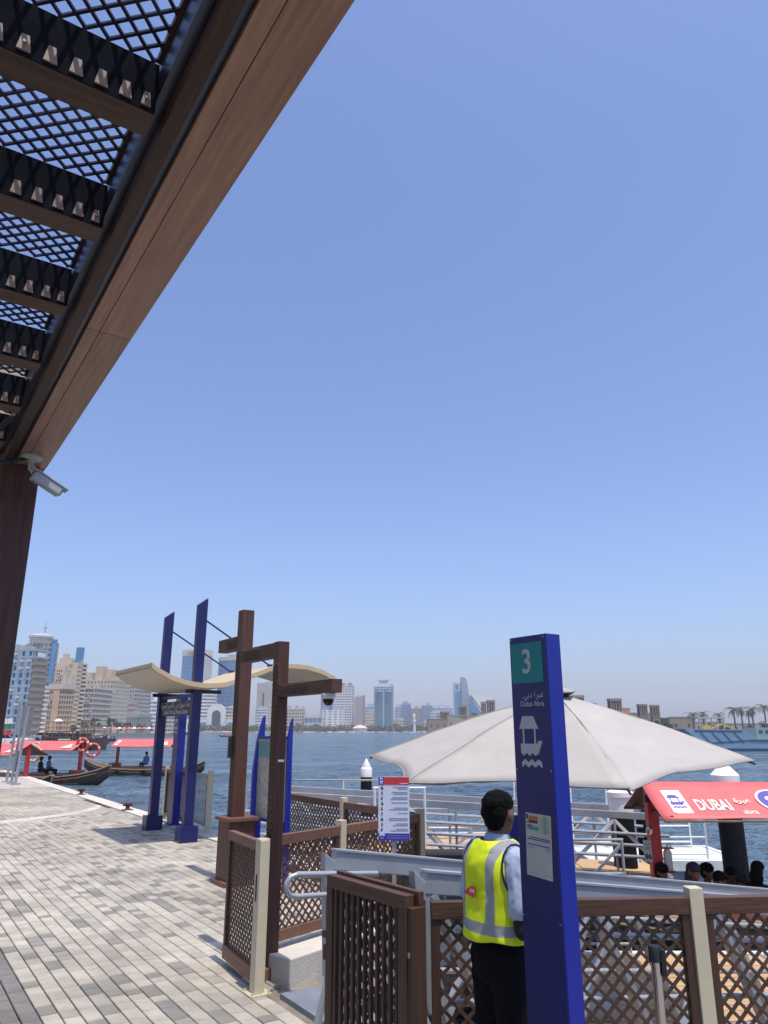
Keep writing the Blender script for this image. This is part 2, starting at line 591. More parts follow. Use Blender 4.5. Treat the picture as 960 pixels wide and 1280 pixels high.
# coping stones along the edge
cop = MB()
def cope(a, b, width, z1=.0):
    L_ = math.hypot(b[0] - a[0], b[1] - a[1]); n = max(1, int(L_ / .95))
    ds, dt = (b[0] - a[0]) / n, (b[1] - a[1]) / n
    ux, uy = ds / math.hypot(ds, dt), dt / math.hypot(ds, dt)
    nx, ny = uy, -ux
    for i in range(n):
        s0, t0 = a[0] + ds * i + ux * .006, a[1] + dt * i + uy * .006
        s1, t1 = a[0] + ds * (i + 1) - ux * .006, a[1] + dt * (i + 1) - uy * .006
        dz = random.uniform(-.003, .003)
        c = [Q(s0, t0), Q(s0 - nx * width, t0 - ny * width), Q(s1 - nx * width, t1 - ny * width), Q(s1, t1)]
        cc = [Vector((p.x, p.y, -.03)) for p in c] + [Vector((p.x, p.y, z1 + dz)) for p in c]
        cop.hexa(cc)
stones = []
def cope_objs(a, b, width, m=None):
    global cop
    L_ = math.hypot(b[0] - a[0], b[1] - a[1]); n = max(1, int(L_ / .95))
    for i in range(n):
        cop = MB()
        f0, f1 = i / n, (i + 1) / n
        cope((a[0] + (b[0] - a[0]) * f0, a[1] + (b[1] - a[1]) * f0), (a[0] + (b[0] - a[0]) * f1, a[1] + (b[1] - a[1]) * f1), width)
        cop.build('coping_stone', m or M['coping'], quay, bevel=.006)
cope_objs((7.36, 6.1), (44.0, 6.1), -.42)
cope_objs((4.85, 2.955), (3.70, 2.92), .15, M['paver_b'])

# pavers: rows .2 wide along the quay
random.seed(11)
lens = (.13, .17, .22, .28)
PW = .13
tmpl = {}
def paver_mesh(L_, mk):
    if (L_, mk) not in tmpl:
        g = .0045
        mb = MB()
        a, b_, c, d = g, PW - g, g, L_ - g
        e = .004
        mb.v = [(a, c, -.03), (b_, c, -.03), (b_, d, -.03), (a, d, -.03), (a, c, -.006), (b_, c, -.006), (b_, d, -.006), (a, d, -.006),
                (a + e, c + e, 0), (b_ - e, c + e, 0), (b_ - e, d - e, 0), (a + e, d - e, 0)]
        mb.f = [(0, 1, 5, 4), (1, 2, 6, 5), (2, 3, 7, 6), (3, 0, 4, 7), (4, 5, 9, 8), (5, 6, 10, 9), (6, 7, 11, 10), (7, 4, 8, 11), (8, 9, 10, 11)]
        mb.mi = [0] * 9
        me = bpy.data.meshes.new('paver')
        me.from_pydata(mb.v, [], mb.f); me.materials.append(M[mk])
        tmpl[(L_, mk)] = me
    return tmpl[(L_, mk)]


rest = MB(); rest_m = ['paver_a', 'paver_b', 'paver_c', 'paver_d', 'paver_e']
cands = []
t = -2.7
while t < 5.6:
    s = 3.6 + random.random() * .3
    while s < 30:
        L_ = random.choice(lens)
        dark = 0
        nz = noise.noise(Vector((s * .55, t * .8, 3.)))
        if t < 1.2: mk = 'paver_e' if random.random() < .8 else 'paver_c'
        elif s > 20.5 + .0 * t: mk = random.choice(('paver_a', 'paver_b', 'paver_d', 'paver_b'))
        else:
            r_ = random.random()
            pd = .15 + .14 * nz
            mk = 'paver_c' if r_ < pd else 'paver_d' if r_ < pd + .13 else 'paver_b' if r_ < pd + .38 else 'paver_a'
        # keep off the notch where the gangway starts and the far bay
        tc_ = t + PW / 2; sc_ = s + L_ / 2
        ok = t + PW < 5.70
        if sc_ < 7.4 and ok:
            lim = 2.79 if sc_ < 4.9 else 2.98 if sc_ < 6.05 else 2.98 + (sc_ - 6.05) * 1.5
            if t + PW > lim: ok = False
        if ok:
            cands.append((s, t, L_, mk))
        s += L_
    t += PW
def vis(c):
    p = Q(c[0] + c[2] / 2, c[1] + PW / 2)
    d = p.y * math.cos(PITCH) + (0 - H) * math.sin(PITCH)
    up = -p.y * math.sin(PITCH) - H * math.cos(PITCH)
    if d < .5: return 1e9
    u_ = 480 + 920 * p.x / d; v_ = 640 - 920 * up / d
    if u_ < -20 or u_ > 420 or v_ > 1300: return 1e6 + p.length
    return p.length
cands.sort(key=vis)
for i, (s, t, L_, mk) in enumerate(cands):
    if i < 300:
        o = bpy.data.objects.new('paver', paver_mesh(L_, mk)); col.objects.link(o)
        p = Q(s, t); p.z = random.uniform(-.0015, .0015)
        o.location = p; o.rotation_euler = (0, 0, RQ); o.parent = quay
    else:
        me = paver_mesh(L_, mk)
        b0 = len(rest.v)
        dz = random.uniform(-.0015, .0015)
        for vv in me.vertices:
            p = Q(s + vv.co.y, t + vv.co.x, vv.co.z + dz)
            rest.v.append(tuple(p))
        for pl in me.polygons:
            rest.f.append(tuple(b0 + k for k in pl.vertices)); rest.mi.append(rest_m.index(mk))
rest.build('paver_field', [M[k] for k in rest_m], quay, kind='stuff')
# far paving sheet
far = MB()
far.prism([(p.x, p.y) for p in [Q(30.35, -2.7), Q(30.35, 5.66), Q(50, 5.66), Q(80, 7.6), Q(120, 14.6), Q(200, 34.6), Q(314, 70), Q(450, 129), Q(600, 219), Q(690, 150), Q(690, -60), Q(30.35, -60)]][::-1],
          Matrix.Translation((0, 0, -.03)), .03)
far.build('promenade', mat('promenade_paving', (.44, .40, .35), .9, var=.15, scale=2, bump=.3, bscale=20), quay)
# pale kerb strip curving across the paving
ks = MB()
arc = [(19.2 + 3.6 * (1 - math.cos(q * math.pi / 2)) * 1.0 + q * .2, 1.4 + 4.2 * math.sin(q * math.pi / 2)) for q in [i / 14 for i in range(15)]]
for (s0, t0), (s1, t1) in zip(arc, arc[1:]):
    a = [Q(s0, t0), Q(s0 + .55, t0), Q(s1 + .55, t1), Q(s1, t1)]
    ks.hexa([Vector((p.x, p.y, -.02)) for p in a] + [Vector((p.x, p.y, .006)) for p in a])
ks.build('kerb_strip', mat('pale_kerb_stone', (.52, .49, .43), .8, var=.12, world=.15), quay)
# grout strip: dark drain slots by the edge
for a, b_ in (((21.5, 5.5), (24.4, 5.5)),):
    MB().hexa([Q(a[0], a[1], .001), Q(a[0], a[1] + .1, .001), Q(b_[0], b_[1] + .1, .001), Q(b_[0], b_[1], .001),
               Q(a[0], a[1], .006), Q(a[0], a[1] + .1, .006), Q(b_[0], b_[1] + .1, .006), Q(b_[0], b_[1], .006)]).build('drain_cover', M['rust'], quay)

# ribbed metal threshold sheet between the latch post and the gangway
th = MB()
a_ = [Q(4.92, 2.99), Q(4.92, 3.40), Q(5.98, 3.43), Q(5.98, 2.99)]
th.hexa([Vector((p.x, p.y, -.03)) for p in a_] + [Vector((p.x, p.y, .008)) for p in a_]); th.build('threshold_sheet', M['checker'], quay)
# concrete kerb below the fence on the far side of the gangway
A0, A1 = Vector((-1.04, 6.99, 0)), Vector((.40, 8.84, 0))
ad = (A1 - A0).normalized(); an = Vector((ad.y, -ad.x, 0))
kb = MB()
k0 = A0 + ad * .05
for i in range(3):
    a = k0 + ad * (i * .8 + (.006 if i else 0)); b_ = k0 + ad * ((i + 1) * .8)
    q0, q1, q2, q3 = a - an * .12, a + an * .30, b_ + an * .30, b_ - an * .12
    MB().hexa([Vector((q.x, q.y, -.35)) for q in (q0, q1, q2, q3)] + [Vector((q.x, q.y, .19)) for q in (q0, q1, q2, q3)]).build('kerb_block', M['concrete'], quay, bevel=.012)

# ================================================================ PERGOLA
perg = thing('pergola', 'dark brown timber pergola with black lattice roof overhead at left', 'pergola', Q(6.95, .76), RQ)
PO = 6.95, .76
def py(s): return s - PO[0]
def px(t): return t - PO[1]
# soffit boards (two strips, several lengths)
cuts = [-1.5, 1.2, 4.05, 6.72]
for a, b_ in zip(cuts, cuts[1:]):
    B('soffit_board', M['soffit'], px(.652), px(.722), py(a) + .002, py(b_) - .002, 4.2, 4.23, perg, bevel=.002)
    B('soffit_board', M['soffit'], px(.725), px(.90), py(a) + .002, py(b_) - .002, 4.199, 4.23, perg, bevel=.002)
B('fascia_beam', M['wood_y'], px(.655), px(.897), py(-1.5), py(6.72), 4.23, 4.62, perg)
B('flashing_strip', M['steel_blue'], px(.618), px(.650), py(-1.5), py(6.9), 4.235, 4.55, perg)
B('inner_beam', M['wood_dark'], px(.555), px(.616), py(-1.5), py(6.98), 4.19, 4.5, perg, bevel=.004)
B('flashing_strip', M['steel_blue'], px(.515), px(.552), py(-1.5), py(6.9), 4.27, 4.47, perg)
B('inner_beam', M['wood_dark'], px(-3.4), px(-3.2), py(-1.5), py(6.98), 4.19, 4.5, perg)
B('cross_beam', M['wood_x'], px(-3.4), px(.9), py(6.74), py(6.95), 4.21, 4.6, perg)
# post
for tt, w_ in ((.50, .355), (-3.4, .33)):
    B('post', M['post_wood'], px(tt), px(tt + w_), py(6.72), py(7.06), 0, 4.198, perg, bevel=.008)
B('post', M['wood_z'], px(.66), px(.93), py(-1.4), py(-1.1), 0, 4.198, perg, bevel=.008)
js = [-.02 + .78 * k for k in range(0, 9)]
for i, s0 in enumerate(js):
    jo = B('joist', M['joist_wood'], px(-3.2), px(.513), py(s0), py(s0 + .125), 4.2, 4.42, perg)
    B('joist_flashing', M['joist_flash'], px(-3.19), px(.51), py(s0) - .006, py(s0) - .001, 4.202, 4.43, perg)
    if i < 1: continue
    k = 0
    x = .475
    while x > -.9:
        w_ = .036 if k == 0 else .046
        h_ = .058 if k == 0 else .066
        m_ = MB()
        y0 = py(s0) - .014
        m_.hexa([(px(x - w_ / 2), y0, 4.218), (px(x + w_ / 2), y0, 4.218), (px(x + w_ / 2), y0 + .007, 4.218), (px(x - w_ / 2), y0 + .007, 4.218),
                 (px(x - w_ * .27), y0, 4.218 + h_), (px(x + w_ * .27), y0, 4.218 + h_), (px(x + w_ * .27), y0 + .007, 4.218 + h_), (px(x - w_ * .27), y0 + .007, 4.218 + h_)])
        m_.build('sun_patch_tab', M['sun_patch'], perg)  # raised tabs shaped and coloured as patches of sunlight between lattice shadows
        if k in (0, 5, 10):
            MB().tube([(px(x), y0 + .002, 4.218 + h_ * .5), (px(x), y0 - .008, 4.218 + h_ * .5)], .0065, 8).build('bolt', M['bolt'], perg, smooth=True)
        x -= .085 if k else .075
        k += 1
# lattice panels of the roof
for i in range(len(js) - 1):
    a, b_ = js[i] + .115, js[i + 1] + .01
    mb = MB()
    n0 = len(mb.v)
    lattice(mb, px(-3.2), px(.53), a, b_, .083, .012, .01)
    # laid flat: local x-z plane becomes x-y
    mb.v = [(x, z - PO[0], 4.45 + y) for x, y, z in mb.v]
    mb.build('roof_lattice', M['lattice_dark'], perg)
for i in range(len(js) - 1):
    B('lattice_edge', M['wood_dark'], px(.50), px(.556), py(js[i] + .115), py(js[i + 1]), 4.44, 4.475, perg)

# bullet camera hung from the beam end
sc = thing('security_camera', 'grey bullet security camera hanging from the pergola beam end', 'camera', Q(6.45, .745, 4.199), RQ)
MB().lathe([(.085, -.001), (.085, -.02), (.07, -.034), (.03, -.04)]).build('mount_plate', M['plaster_grey'], sc, smooth=True)
MB().tube([(0, 0, -.03), (0, 0, -.11), (.03, -.01, -.14)], [.022, .02, .026], 10).build('bracket_arm', M['plaster_grey'], sc, smooth=True)
d = Vector((.9, .10, -.42)).normalized()
c0 = Vector((.02, -.01, -.165))
up_ = d.cross(Vector((0, 1, 0))).normalized() * -1
hb = MB().bar(c0, c0 + d * .26, .085, .08)
hb.build('housing', M['plaster_grey'], sc, bevel=.012)
MB().bar(c0 + Vector((0, 0, .05)) - d * .02, c0 + Vector((0, 0, .05)) + d * .32, .10, .012).build('sun_shield', M['plaster_grey'], sc, bevel=.003)
MB().tube([c0 + d * .255, c0 + d * .268], .03, 12).build('lens', M['glass_dark'], sc, smooth=True)
for k in (-.02, .02):
    MB().bar(c0 + d * (.03 + k) + Vector((0, 0, -.045)), c0 + d * (.045 + k) + Vector((0, 0, -.045)), .02, .01).build('clamp', M['chrome'], sc)
cb = MB().tube([Q(5.75, .50, 4.24), Q(5.85, .42, 4.16), Q(6.05, .38, 4.08), Q(6.2, .42, 4.02), Q(6.35, .52, 4.06), Q(6.45, .66, 4.15), Q(6.44, .72, 4.175)], .018, 8).build('power_cable', M['black'], smooth=True)
tag(cb, 'black cable looping under the pergola beam to the security camera', 'cable')
cb = MB().tube([Q(6.0, .33, 4.3), Q(6.12, .28, 4.15), Q(6.28, .27, 4.0), Q(6.5, .33, 3.9), Q(6.6, .45, 3.6)], .012, 8).build('power_cable', M['black'], smooth=True)
tag(cb, 'thinner black cable hanging down beside the pergola post', 'cable')

# sunlit building behind the lattice
ob = thing('shop_building', 'tan plastered building seen through the far end of the pergola lattice', 'building', (-10.6, 20, 0), rad(30))
B('wall', mat('tan_plaster', (.50, .40, .27), .85, var=.08, scale=1.5, bump=.2), -12, 0, 0, 6, 0, 12.6, ob)
B('parapet', M['coping'], -12.1, .0, -.1, 6.1, 12.6, 13.0, ob)
for k in range(5):
    for z in (1.2, 4.6, 8.0): B('window', M['glass_dark'], -11 + k * 2.1, -9.9 + k * 2.1, -.03, .1, z, z + 1.6, ob)
# ================================================================ FERRY SHELTER
sh = thing('ferry_shelter', 'open shelter with wavy tan roof on two navy posts at the quay edge', 'shelter', Q(15.45, 5.15), RQ)
prof = [(-1.06, 3.10), (-.92, 3.0), (-.6, 2.86), (-.3, 2.79), (0, 2.76), (.35, 2.78), (.7, 2.88), (1.05, 3.02), (1.4, 3.15), (1.8, 3.21), (2.15, 3.20), (2.5, 3.13), (2.85, 2.99)]
def smooth_prof(x):
    for (x0, z0), (x1, z1) in zip(prof, prof[1:]):
        if x0 <= x <= x1:
            q = (x - x0) / (x1 - x0); q2 = q * q * (3 - 2 * q)
            return z0 + (z1 - z0) * (q * .6 + q2 * .4)
    return prof[-1][1]
cn = MB(); un = MB()
NS = 40
for k in range(NS + 1):
    x = prof[0][0] + (prof[-1][0] - prof[0][0]) * k / NS
    z = smooth_prof(x)
    for y in (-1.55, 1.0):
        cn.v.append((x, y, z)); cn.v.append((x, y, z + .088))
        un.v.append((x, y + (.04 if y < 0 else -.04), z - .012)); un.v.append((x, y + (.04 if y < 0 else -.04), z + .02))
for k in range(NS):
    for mb in (cn, un):
        a = k * 4; b_ = a + 4
        for q in ((a, b_, b_ + 1, a + 1), (a + 2, a + 3, b_ + 3, b_ + 2), (a, a + 2, b_ + 2, b_), (a + 1, b_ + 1, b_ + 3, a + 3)):
            mb.f.append(q); mb.mi.append(0)
for mb in (cn, un):
    mb.f.append((0, 1, 3, 2)); e = NS * 4; mb.f.append((e, e + 2, e + 3, e + 1)); mb.mi += [0, 0]
cn.build('canopy', M['tan_canopy'], sh, smooth=True)
un.build('canopy_underside', M['tan_soffit'], sh, smooth=True)
for yy in (-1.05, 1.05):
    m_ = MB()
    x0, x1, y0, y1 = -.09, .09, yy - .08, yy + .08
    m_.hexa([(x0, y0, .28), (x1, y0, .28), (x1, y1, .28), (x0, y1, .28), (x0, y0, 4.42), (x1, y0, 4.56), (x1, y1, 4.56), (x0, y1, 4.42)])
    m_.build('post', M['navy'], sh, bevel=.006)
    B('post_base', M['navy'], -.17, .17, yy - .15, yy + .15, 0, .28, sh, bevel=.006)
    MB().tube([(.09, yy, 4.12), (1.55, yy, 3.28)], .018, 8).build('stay_rod', M['navy'], sh, smooth=True)
    B('stay_plate', M['navy'], 1.5, 1.6, yy - .03, yy + .03, 3.2, 3.31, sh)
    B('roof_arm', M['navy'], -.22, .5, yy - .03, yy + .03, 2.68, 2.75, sh)
B('cross_bar', M['navy'], -.05, .05, -.97, .97, 2.62, 2.68, sh)
sb = B('name_board', mat('charcoal_board', (.03, .035, .05), .5, var=.05), -.04, .04, -.97, .97, 2.27, 2.56, sh)
fr = frame((-.041, 0, 2.415), (0, -1, 0))
fr2 = fr.copy(); fr2.translation = Vector((-.041, 0, 2.485))
text('station_name', arabic('\u0645\u062D\u0637\u0629 \u0633\u0648\u0642 \u062F\u0628\u064A \u0627\u0644\u0642\u062F\u064A\u0645 \u0627\u0644\u0628\u062D\u0631\u064A\u0629'), .15, fr2, M['print_grey'], sb, squeeze=1.1, bold=.002)
fr2 = fr.copy(); fr2.translation = Vector((-.041, 0, 2.345))
text('station_name', 'Dubai Old Souq Marine Station', .125, fr2, M['print_grey'], sb, squeeze=.95, bold=.002)

# ================================================================ WAYFINDING TOTEMS
def totem(name, label, s, t, ws, wt, h, number, paper, front, side, zoff=0.):
    r = thing(name, label, 'sign', Q(s, t), RQ, 'blue pier number totems')
    k = ws / .24
    bd = MB()
    bd.hexa([(0, 0, 0), (wt, 0, 0), (wt, ws, 0), (0, ws, 0), (0, 0, h), (wt, 0, h), (wt, ws, h), (0, ws, h)])
    bd.build('column', side, r, bevel=.003)
    B('front_panel', front, -.006, 0, .003 * k, ws - .003 * k, .02, h - .004, r, bevel=.002)
    x = -.0061
    def F(yc, z): return frame((x, yc, z), (0, -1, 0))
    tp = MB().prism([(-.1 * k, -.092 * k), (.1 * k, -.092 * k), (.1 * k, .092 * k), (-.1 * k, .092 * k)], F(ws * .53, h - .125 * k), .0015).build('number_plate', M['teal'], r)
    f = F(ws * .53, h - .125 * k); f.translation.x -= .0016
    text('number', number, .155 * k, f, M['print_grey'], tp, depth=.0008, squeeze=.85, bold=.002)
    text('arabic_name', arabic('\u0639\u0628\u0631\u0629 \u062F\u0628\u064A'), .038 * k, F(ws * .13, h - .272 * k), M['print_grey'], r, align='RIGHT', depth=.0008)
    text('pier_name', 'Dubai Abra', .034 * k, F(ws * .13, h - .312 * k), M['print_grey'], r, align='RIGHT', depth=.0008, squeeze=.95)
    boat_icon(F(ws * .55, h - .515 * k), .13 * k, M['print_grey'], r)
    B('base_plate', side, -.03 * k, wt + .03 * k, -.03 * k, ws + .03 * k, 0, .02, r)
    for yy_ in (.012, ws - .014):
        for zz_ in (h - .015, h - .6, h - 1.2, .1):
            MB().tube([(-.0062, yy_, zz_), (-.0085, yy_, zz_)], .0035, 8).build('panel_screw', M['bolt'], r)
    for zz_ in (h - .595, h - 1.205):
        B('panel_seam', M['black'], -.0064, -.006, .003, ws - .003, zz_ - .001, zz_ + .001, r)
    if paper:
        tilt = Matrix.Rotation(rad(-2.), 4, 'Z')
        f = F(ws * .47, h - .91) @ tilt
        w_, h_ = .152, .255
        pp = MB().prism([(-w_ / 2, -h_ / 2), (w_ / 2, -h_ / 2 - .002), (w_ / 2, h_ / 2), (-w_ / 2, h_ / 2)], f, .0018).build('notice', M['paper'], r)
        f = f @ Matrix.Translation((0, 0, .0018))
        def R_(n_, m_, x0, x1, y0, y1, dz=.0004):
            MB().prism([(x0 * w_, y0 * h_), (x1 * w_, y0 * h_), (x1 * w_, y1 * h_), (x0 * w_, y1 * h_)], f, dz).build(n_, m_, pp)
        R_('picture', M['ink'], -.48, -.4, .40, .48)
        R_('picture', mat('orange_picture', (.4, .13, .05), .7), -.38, 0, .36, .46)
        R_('picture', M['ink'], -.35, -.02, .345, .385, .0006)
        R_('picture', M['dark_red'], -.46, -.3, .34, .36, .0006)
        R_('picture', mat('sea_picture', (.05, .22, .25), .7), -.45, .02, .235, .29)
        R_('picture', M['dark_red'], -.42, -.22, .285, .31, .0006)
        R_('map_column', mat('map_green', (.16, .33, .24), .7), .2, .34, .2, .48)
        R_('map_sheet', mat('map_yellow', (.42, .38, .24), .7), .04, .19, .21, .47)
        R_('map_sheet', mat('map_sand', (.38, .34, .24), .7), .36, .46, .21, .47)
        for q in range(5):
            R_('map_label', M['ink_grey'], .06, .16, .25 + q * .04, .262 + q * .04, .0007)
            R_('map_label', M['ink_grey'], .37, .45, .24 + q * .045, .252 + q * .045, .0007)
        R_('text_line', M['ink'], -.36, .45, .105, .12)
        R_('text_line', M['ink'], -.44, .45, .075, .09)
        R_('rule', M['sign_blue'], -.44, .45, -.01, .008)
        for q in range(3):
            R_('text_line', M['ink_grey'], -.44, -.12 - q * .05, -.035 - q * .02, -.027 - q * .02)
            R_('text_line', M['ink_grey'], .22 + .04 * q, .45, -.035 - q * .02, -.027 - q * .02)
        R_('text_line', M['ink_grey'], -.42, 0, -.455, -.447)
        R_('text_line', M['ink_grey'], .12, .46, -.455, -.447)
    return r

totem('pier_totem', 'tall navy pier totem with a big 3 and a paper notice', 2.42, 2.50, .24, .09, 2.425, '3', True, M['navy_sign'], M['royal'])
totem('pier_totem', 'slim blue pier totem standing behind the ferry shelter posts', 16.95, 5.72, .34, .16, 2.75, '16', False, M['navy_sign'], M['royal'])

# ================================================================ BROWN GATE POSTS
def perforated(mb, x, y0, y1, z0, z1):
    lattice(mb, y0, y1, z0, z1, .05, .011, .004)
    mb.v = [(x + yy, xx, zz) for xx, yy, zz in mb.v]

gp = thing('gate_post', 'taller brown gate post with boxed plinth and one arm, beside the shelter', 'gate post', Q(10.25, 4.35), RQ, 'brown portal posts by the pier entrance')
B('shaft', M['wood_z'], -.09, .09, -.09, .09, .8, 3.7, gp, bevel=.005)
B('perforated_strip', M['black'], -.0915, -.0905, -.07, .07, .85, 3.1, gp)
mb = MB(); perforated(mb, -.094, -.07, .07, .85, 3.1); mb.build('mesh_strip', M['lattice'], gp)
B('arm', M['wood_y'], -.075, .075, .092, .85, 3.14, 3.33, gp, bevel=.005)
B('perforated_strip', M['black'], -.0765, -.0755, .12, .5, 3.165, 3.305, gp)
mb = MB(); perforated(mb, -.079, .12, .5, 3.165, 3.305); mb.build('mesh_strip', M['lattice'], gp)
pl = B('plinth', M['wood_z'], -.16, .22, -.17, .22, .06, .80, gp, bevel=.006)
B('plinth_cap', M['wood_x'], -.2, .26, -.21, .26, .8, .85, gp, bevel=.006)
B('plinth_foot', M['wood_x'], -.21, .27, -.22, .27, 0, .06, gp, bevel=.006)
B('junction_box', M['black'], -.15, -.095, .0, .06, 1.62, 1.9, gp)

gp = thing('gate_post', 'shorter brown gate post with two arms and a dome camera, behind the cream latch post', 'gate post', Q(6.42, 3.1), RQ, 'brown portal posts by the pier entrance')
B('shaft', M['wood_z'], -.055, .055, -.055, .055, 0, 2.8, gp, bevel=.004)
B('perforated_strip', M['black'], -.0565, -.0555, -.04, .04, .3, 2.6, gp)
mb = MB(); perforated(mb, -.059, -.042, .042, .3, 2.6); mb.build('mesh_strip', M['lattice'], gp)
B('arm', M['wood_y'], -.05, .05, .057, .86, 2.66, 2.795, gp, bevel=.004)
B('perforated_strip', M['black'], -.0515, -.0505, .4, .8, 2.675, 2.78, gp)
mb = MB(); perforated(mb, -.054, .4, .8, 2.675, 2.78); mb.build('mesh_strip', M['lattice'], gp)
B('arm', M['wood_y'], -.05, .05, -1.06, -.057, 2.29, 2.40, gp, bevel=.004)
B('perforated_strip', M['black'], -.0515, -.0505, -.62, -.1, 2.305, 2.385, gp)
mb = MB(); perforated(mb, -.054, -.62, -.1, 2.305, 2.385); mb.build('mesh_strip', M['lattice'], gp)
B('foot_trim', M['wood_x'], -.09, .09, -.09, .09, 0, .09, gp, bevel=.006)
B('small_label', M['white'], -.02, .04, -.0575, -.0555, 1.72, 1.74, gp)
dc = thing('dome_camera', 'small white dome camera under the arm of the shorter brown gate post', 'camera', Q(5.50, 3.1, 2.289), 0)
MB().lathe([(.058, 0), (.06, -.03), (.055, -.045)], n=20).build('housing', M['white_dirty'], dc, smooth=True)
MB().lathe([(.05, -.045), (.045, -.07), (.028, -.092), (.006, -.1)], n=20).build('dome', M['glass_dark'], dc, smooth=True)

# ================================================================ MAP STAND
ms = thing('map_stand', 'area map panel between two blue fins, behind the brown gate posts', 'sign', Q(9.95, 4.7), RQ)
def fin(y):
    pts = [(0, 0), (.15, 0), (.16, 2.2), (.13, 2.17), (.05, 1.85), (.0, 1.4)] if y > 0 else [(.06, 0), (.12, 0), (.12, 2.15), (.1, 2.1), (.06, 1.9)]
    f = frame((-.06, y + .03, 0), (1, 0, 0))
    return MB().prism([(x, z) for x, z in pts], f, .06).build('blue_fin', M['royal'], ms, bevel=.004)
fin(-.52); fin(.46)
pn = B('map_panel', mat('map_print', (.42, .42, .36), .35, var=.25, scale=9), .0, .04, -.47, .43, .82, 1.87, ms)
B('map_sea', mat('map_sea_print', (.12, .32, .36), .35, var=.2, scale=6), -.003, .0, -.46, .42, 1.62, 1.84, pn)
for k in range(9):
    a = random.uniform(-.42, .2); zz = .9 + k * .08
    MB().bar((-.002, a, zz), (-.002, a + random.uniform(.1, .25), zz + random.uniform(-.06, .09)), .004, .007).build('map_road', M['white'], pn)
for k in range(4):
    zz = .9 + k * .16
    MB().bar((-.002, -.44, zz), (-.002, .4, zz + .1), .003, .006).build('map_road', mat('map_road_tan', (.5, .36, .2), .5), pn)
B('panel_rail', M['royal'], -.01, .05, -.48, .44, 1.87, 1.91, ms)
B('panel_rail', M['royal'], -.01, .05, -.48, .44, .78, .82, ms)

# ================================================================ FENCES
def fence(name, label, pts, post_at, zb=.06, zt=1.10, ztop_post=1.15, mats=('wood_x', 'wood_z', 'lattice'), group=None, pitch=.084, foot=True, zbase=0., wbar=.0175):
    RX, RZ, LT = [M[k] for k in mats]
    """pts: corner points in world; panels between neighbours; posts at the listed points"""
    r = thing(name, label, 'fence', pts[0], 0, group)
    o = pts[0]
    for a, b_ in zip(pts, pts[1:]):
        d = (b_ - a); L_ = d.length; an_ = math.atan2(d.y, d.x)
        R_ = Matrix.Translation(a - o) @ Matrix.Rotation(an_, 4, 'Z')
        def bx(nm, x0, x1, y0, y1, z0, z1, m, bev=.003):
            mb = MB().box(x0, x1, y0, y1, z0, z1)
            mb.v = [tuple(R_ @ Vector(q)) for q in mb.v]
            return mb.build(nm, m, r, bevel=bev)
        g = .045
        bx('top_rail', g, L_ - g, -.032, .032, zt - .085, zt, RX)
        bx('bottom_rail', g, L_ - g, -.03, .03, zb, zb + .085, RX)
        bx('stile', g, g + .045, -.024, .024, zb + .086, zt - .086, RZ)
        bx('stile', L_ - g - .045, L_ - g, -.024, .024, zb + .086, zt - .086, RZ)
        mb = lattice(MB(), g + .04, L_ - g - .04, zb + .08, zt - .08, pitch, .0175, .008)
        mb.v = [tuple(R_ @ Vector(q)) for q in mb.v]
        mb.build('lattice_panel', LT, r)
    for p in post_at:
        q = p - o
        d = (pts[1] - pts[0]); an_ = math.atan2(d.y, d.x)
        R_ = Matrix.Translation(q) @ Matrix.Rotation(an_, 4, 'Z')
        mb = MB().box(-.04, .04, -.04, .04, zbase, ztop_post)
        mb.v = [tuple(R_ @ Vector(x)) for x in mb.v]
        po = mb.build('post', M['cream'], r, bevel=.004)
        if foot:
            mb = MB().box(-.075, .075, -.075, .075, zbase, zbase + .012)
            mb.v = [tuple(R_ @ Vector(x)) for x in mb.v]
            mb.build('base_plate', M['cream'], po)
            for sx in (-1, 1):
                for sy in (-1, 1):
                    p2 = R_ @ Vector((sx * .06, sy * .06, zbase + .012))
                    MB().tube([p2, p2 + Vector((0, 0, .012))], .008, 6).build('anchor_bolt', M['bolt'], po)
    return r

fa = A0 + (A1 - A0) * .43
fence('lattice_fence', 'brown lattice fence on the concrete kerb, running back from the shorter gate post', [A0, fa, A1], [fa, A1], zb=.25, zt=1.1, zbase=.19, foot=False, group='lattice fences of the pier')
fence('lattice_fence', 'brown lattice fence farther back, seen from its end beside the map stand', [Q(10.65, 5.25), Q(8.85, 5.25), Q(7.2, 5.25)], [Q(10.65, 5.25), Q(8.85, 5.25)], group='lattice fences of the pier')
# front fence
F0, F1, F2, F3 = Vector((.21, 4.46, 0)), Vector((1.74, 4.58, 0)), Vector((3.2, 4.70, 0)), Vector((4.6, 4.80, 0))
fence('lattice_fence', 'nearest brown lattice fence, across the lower right behind guard and totem', [F0, F1, F2, F3], [F1, F2], mats=('wood_nx', 'wood_nz', 'lattice_near'), group='lattice fences of the pier')
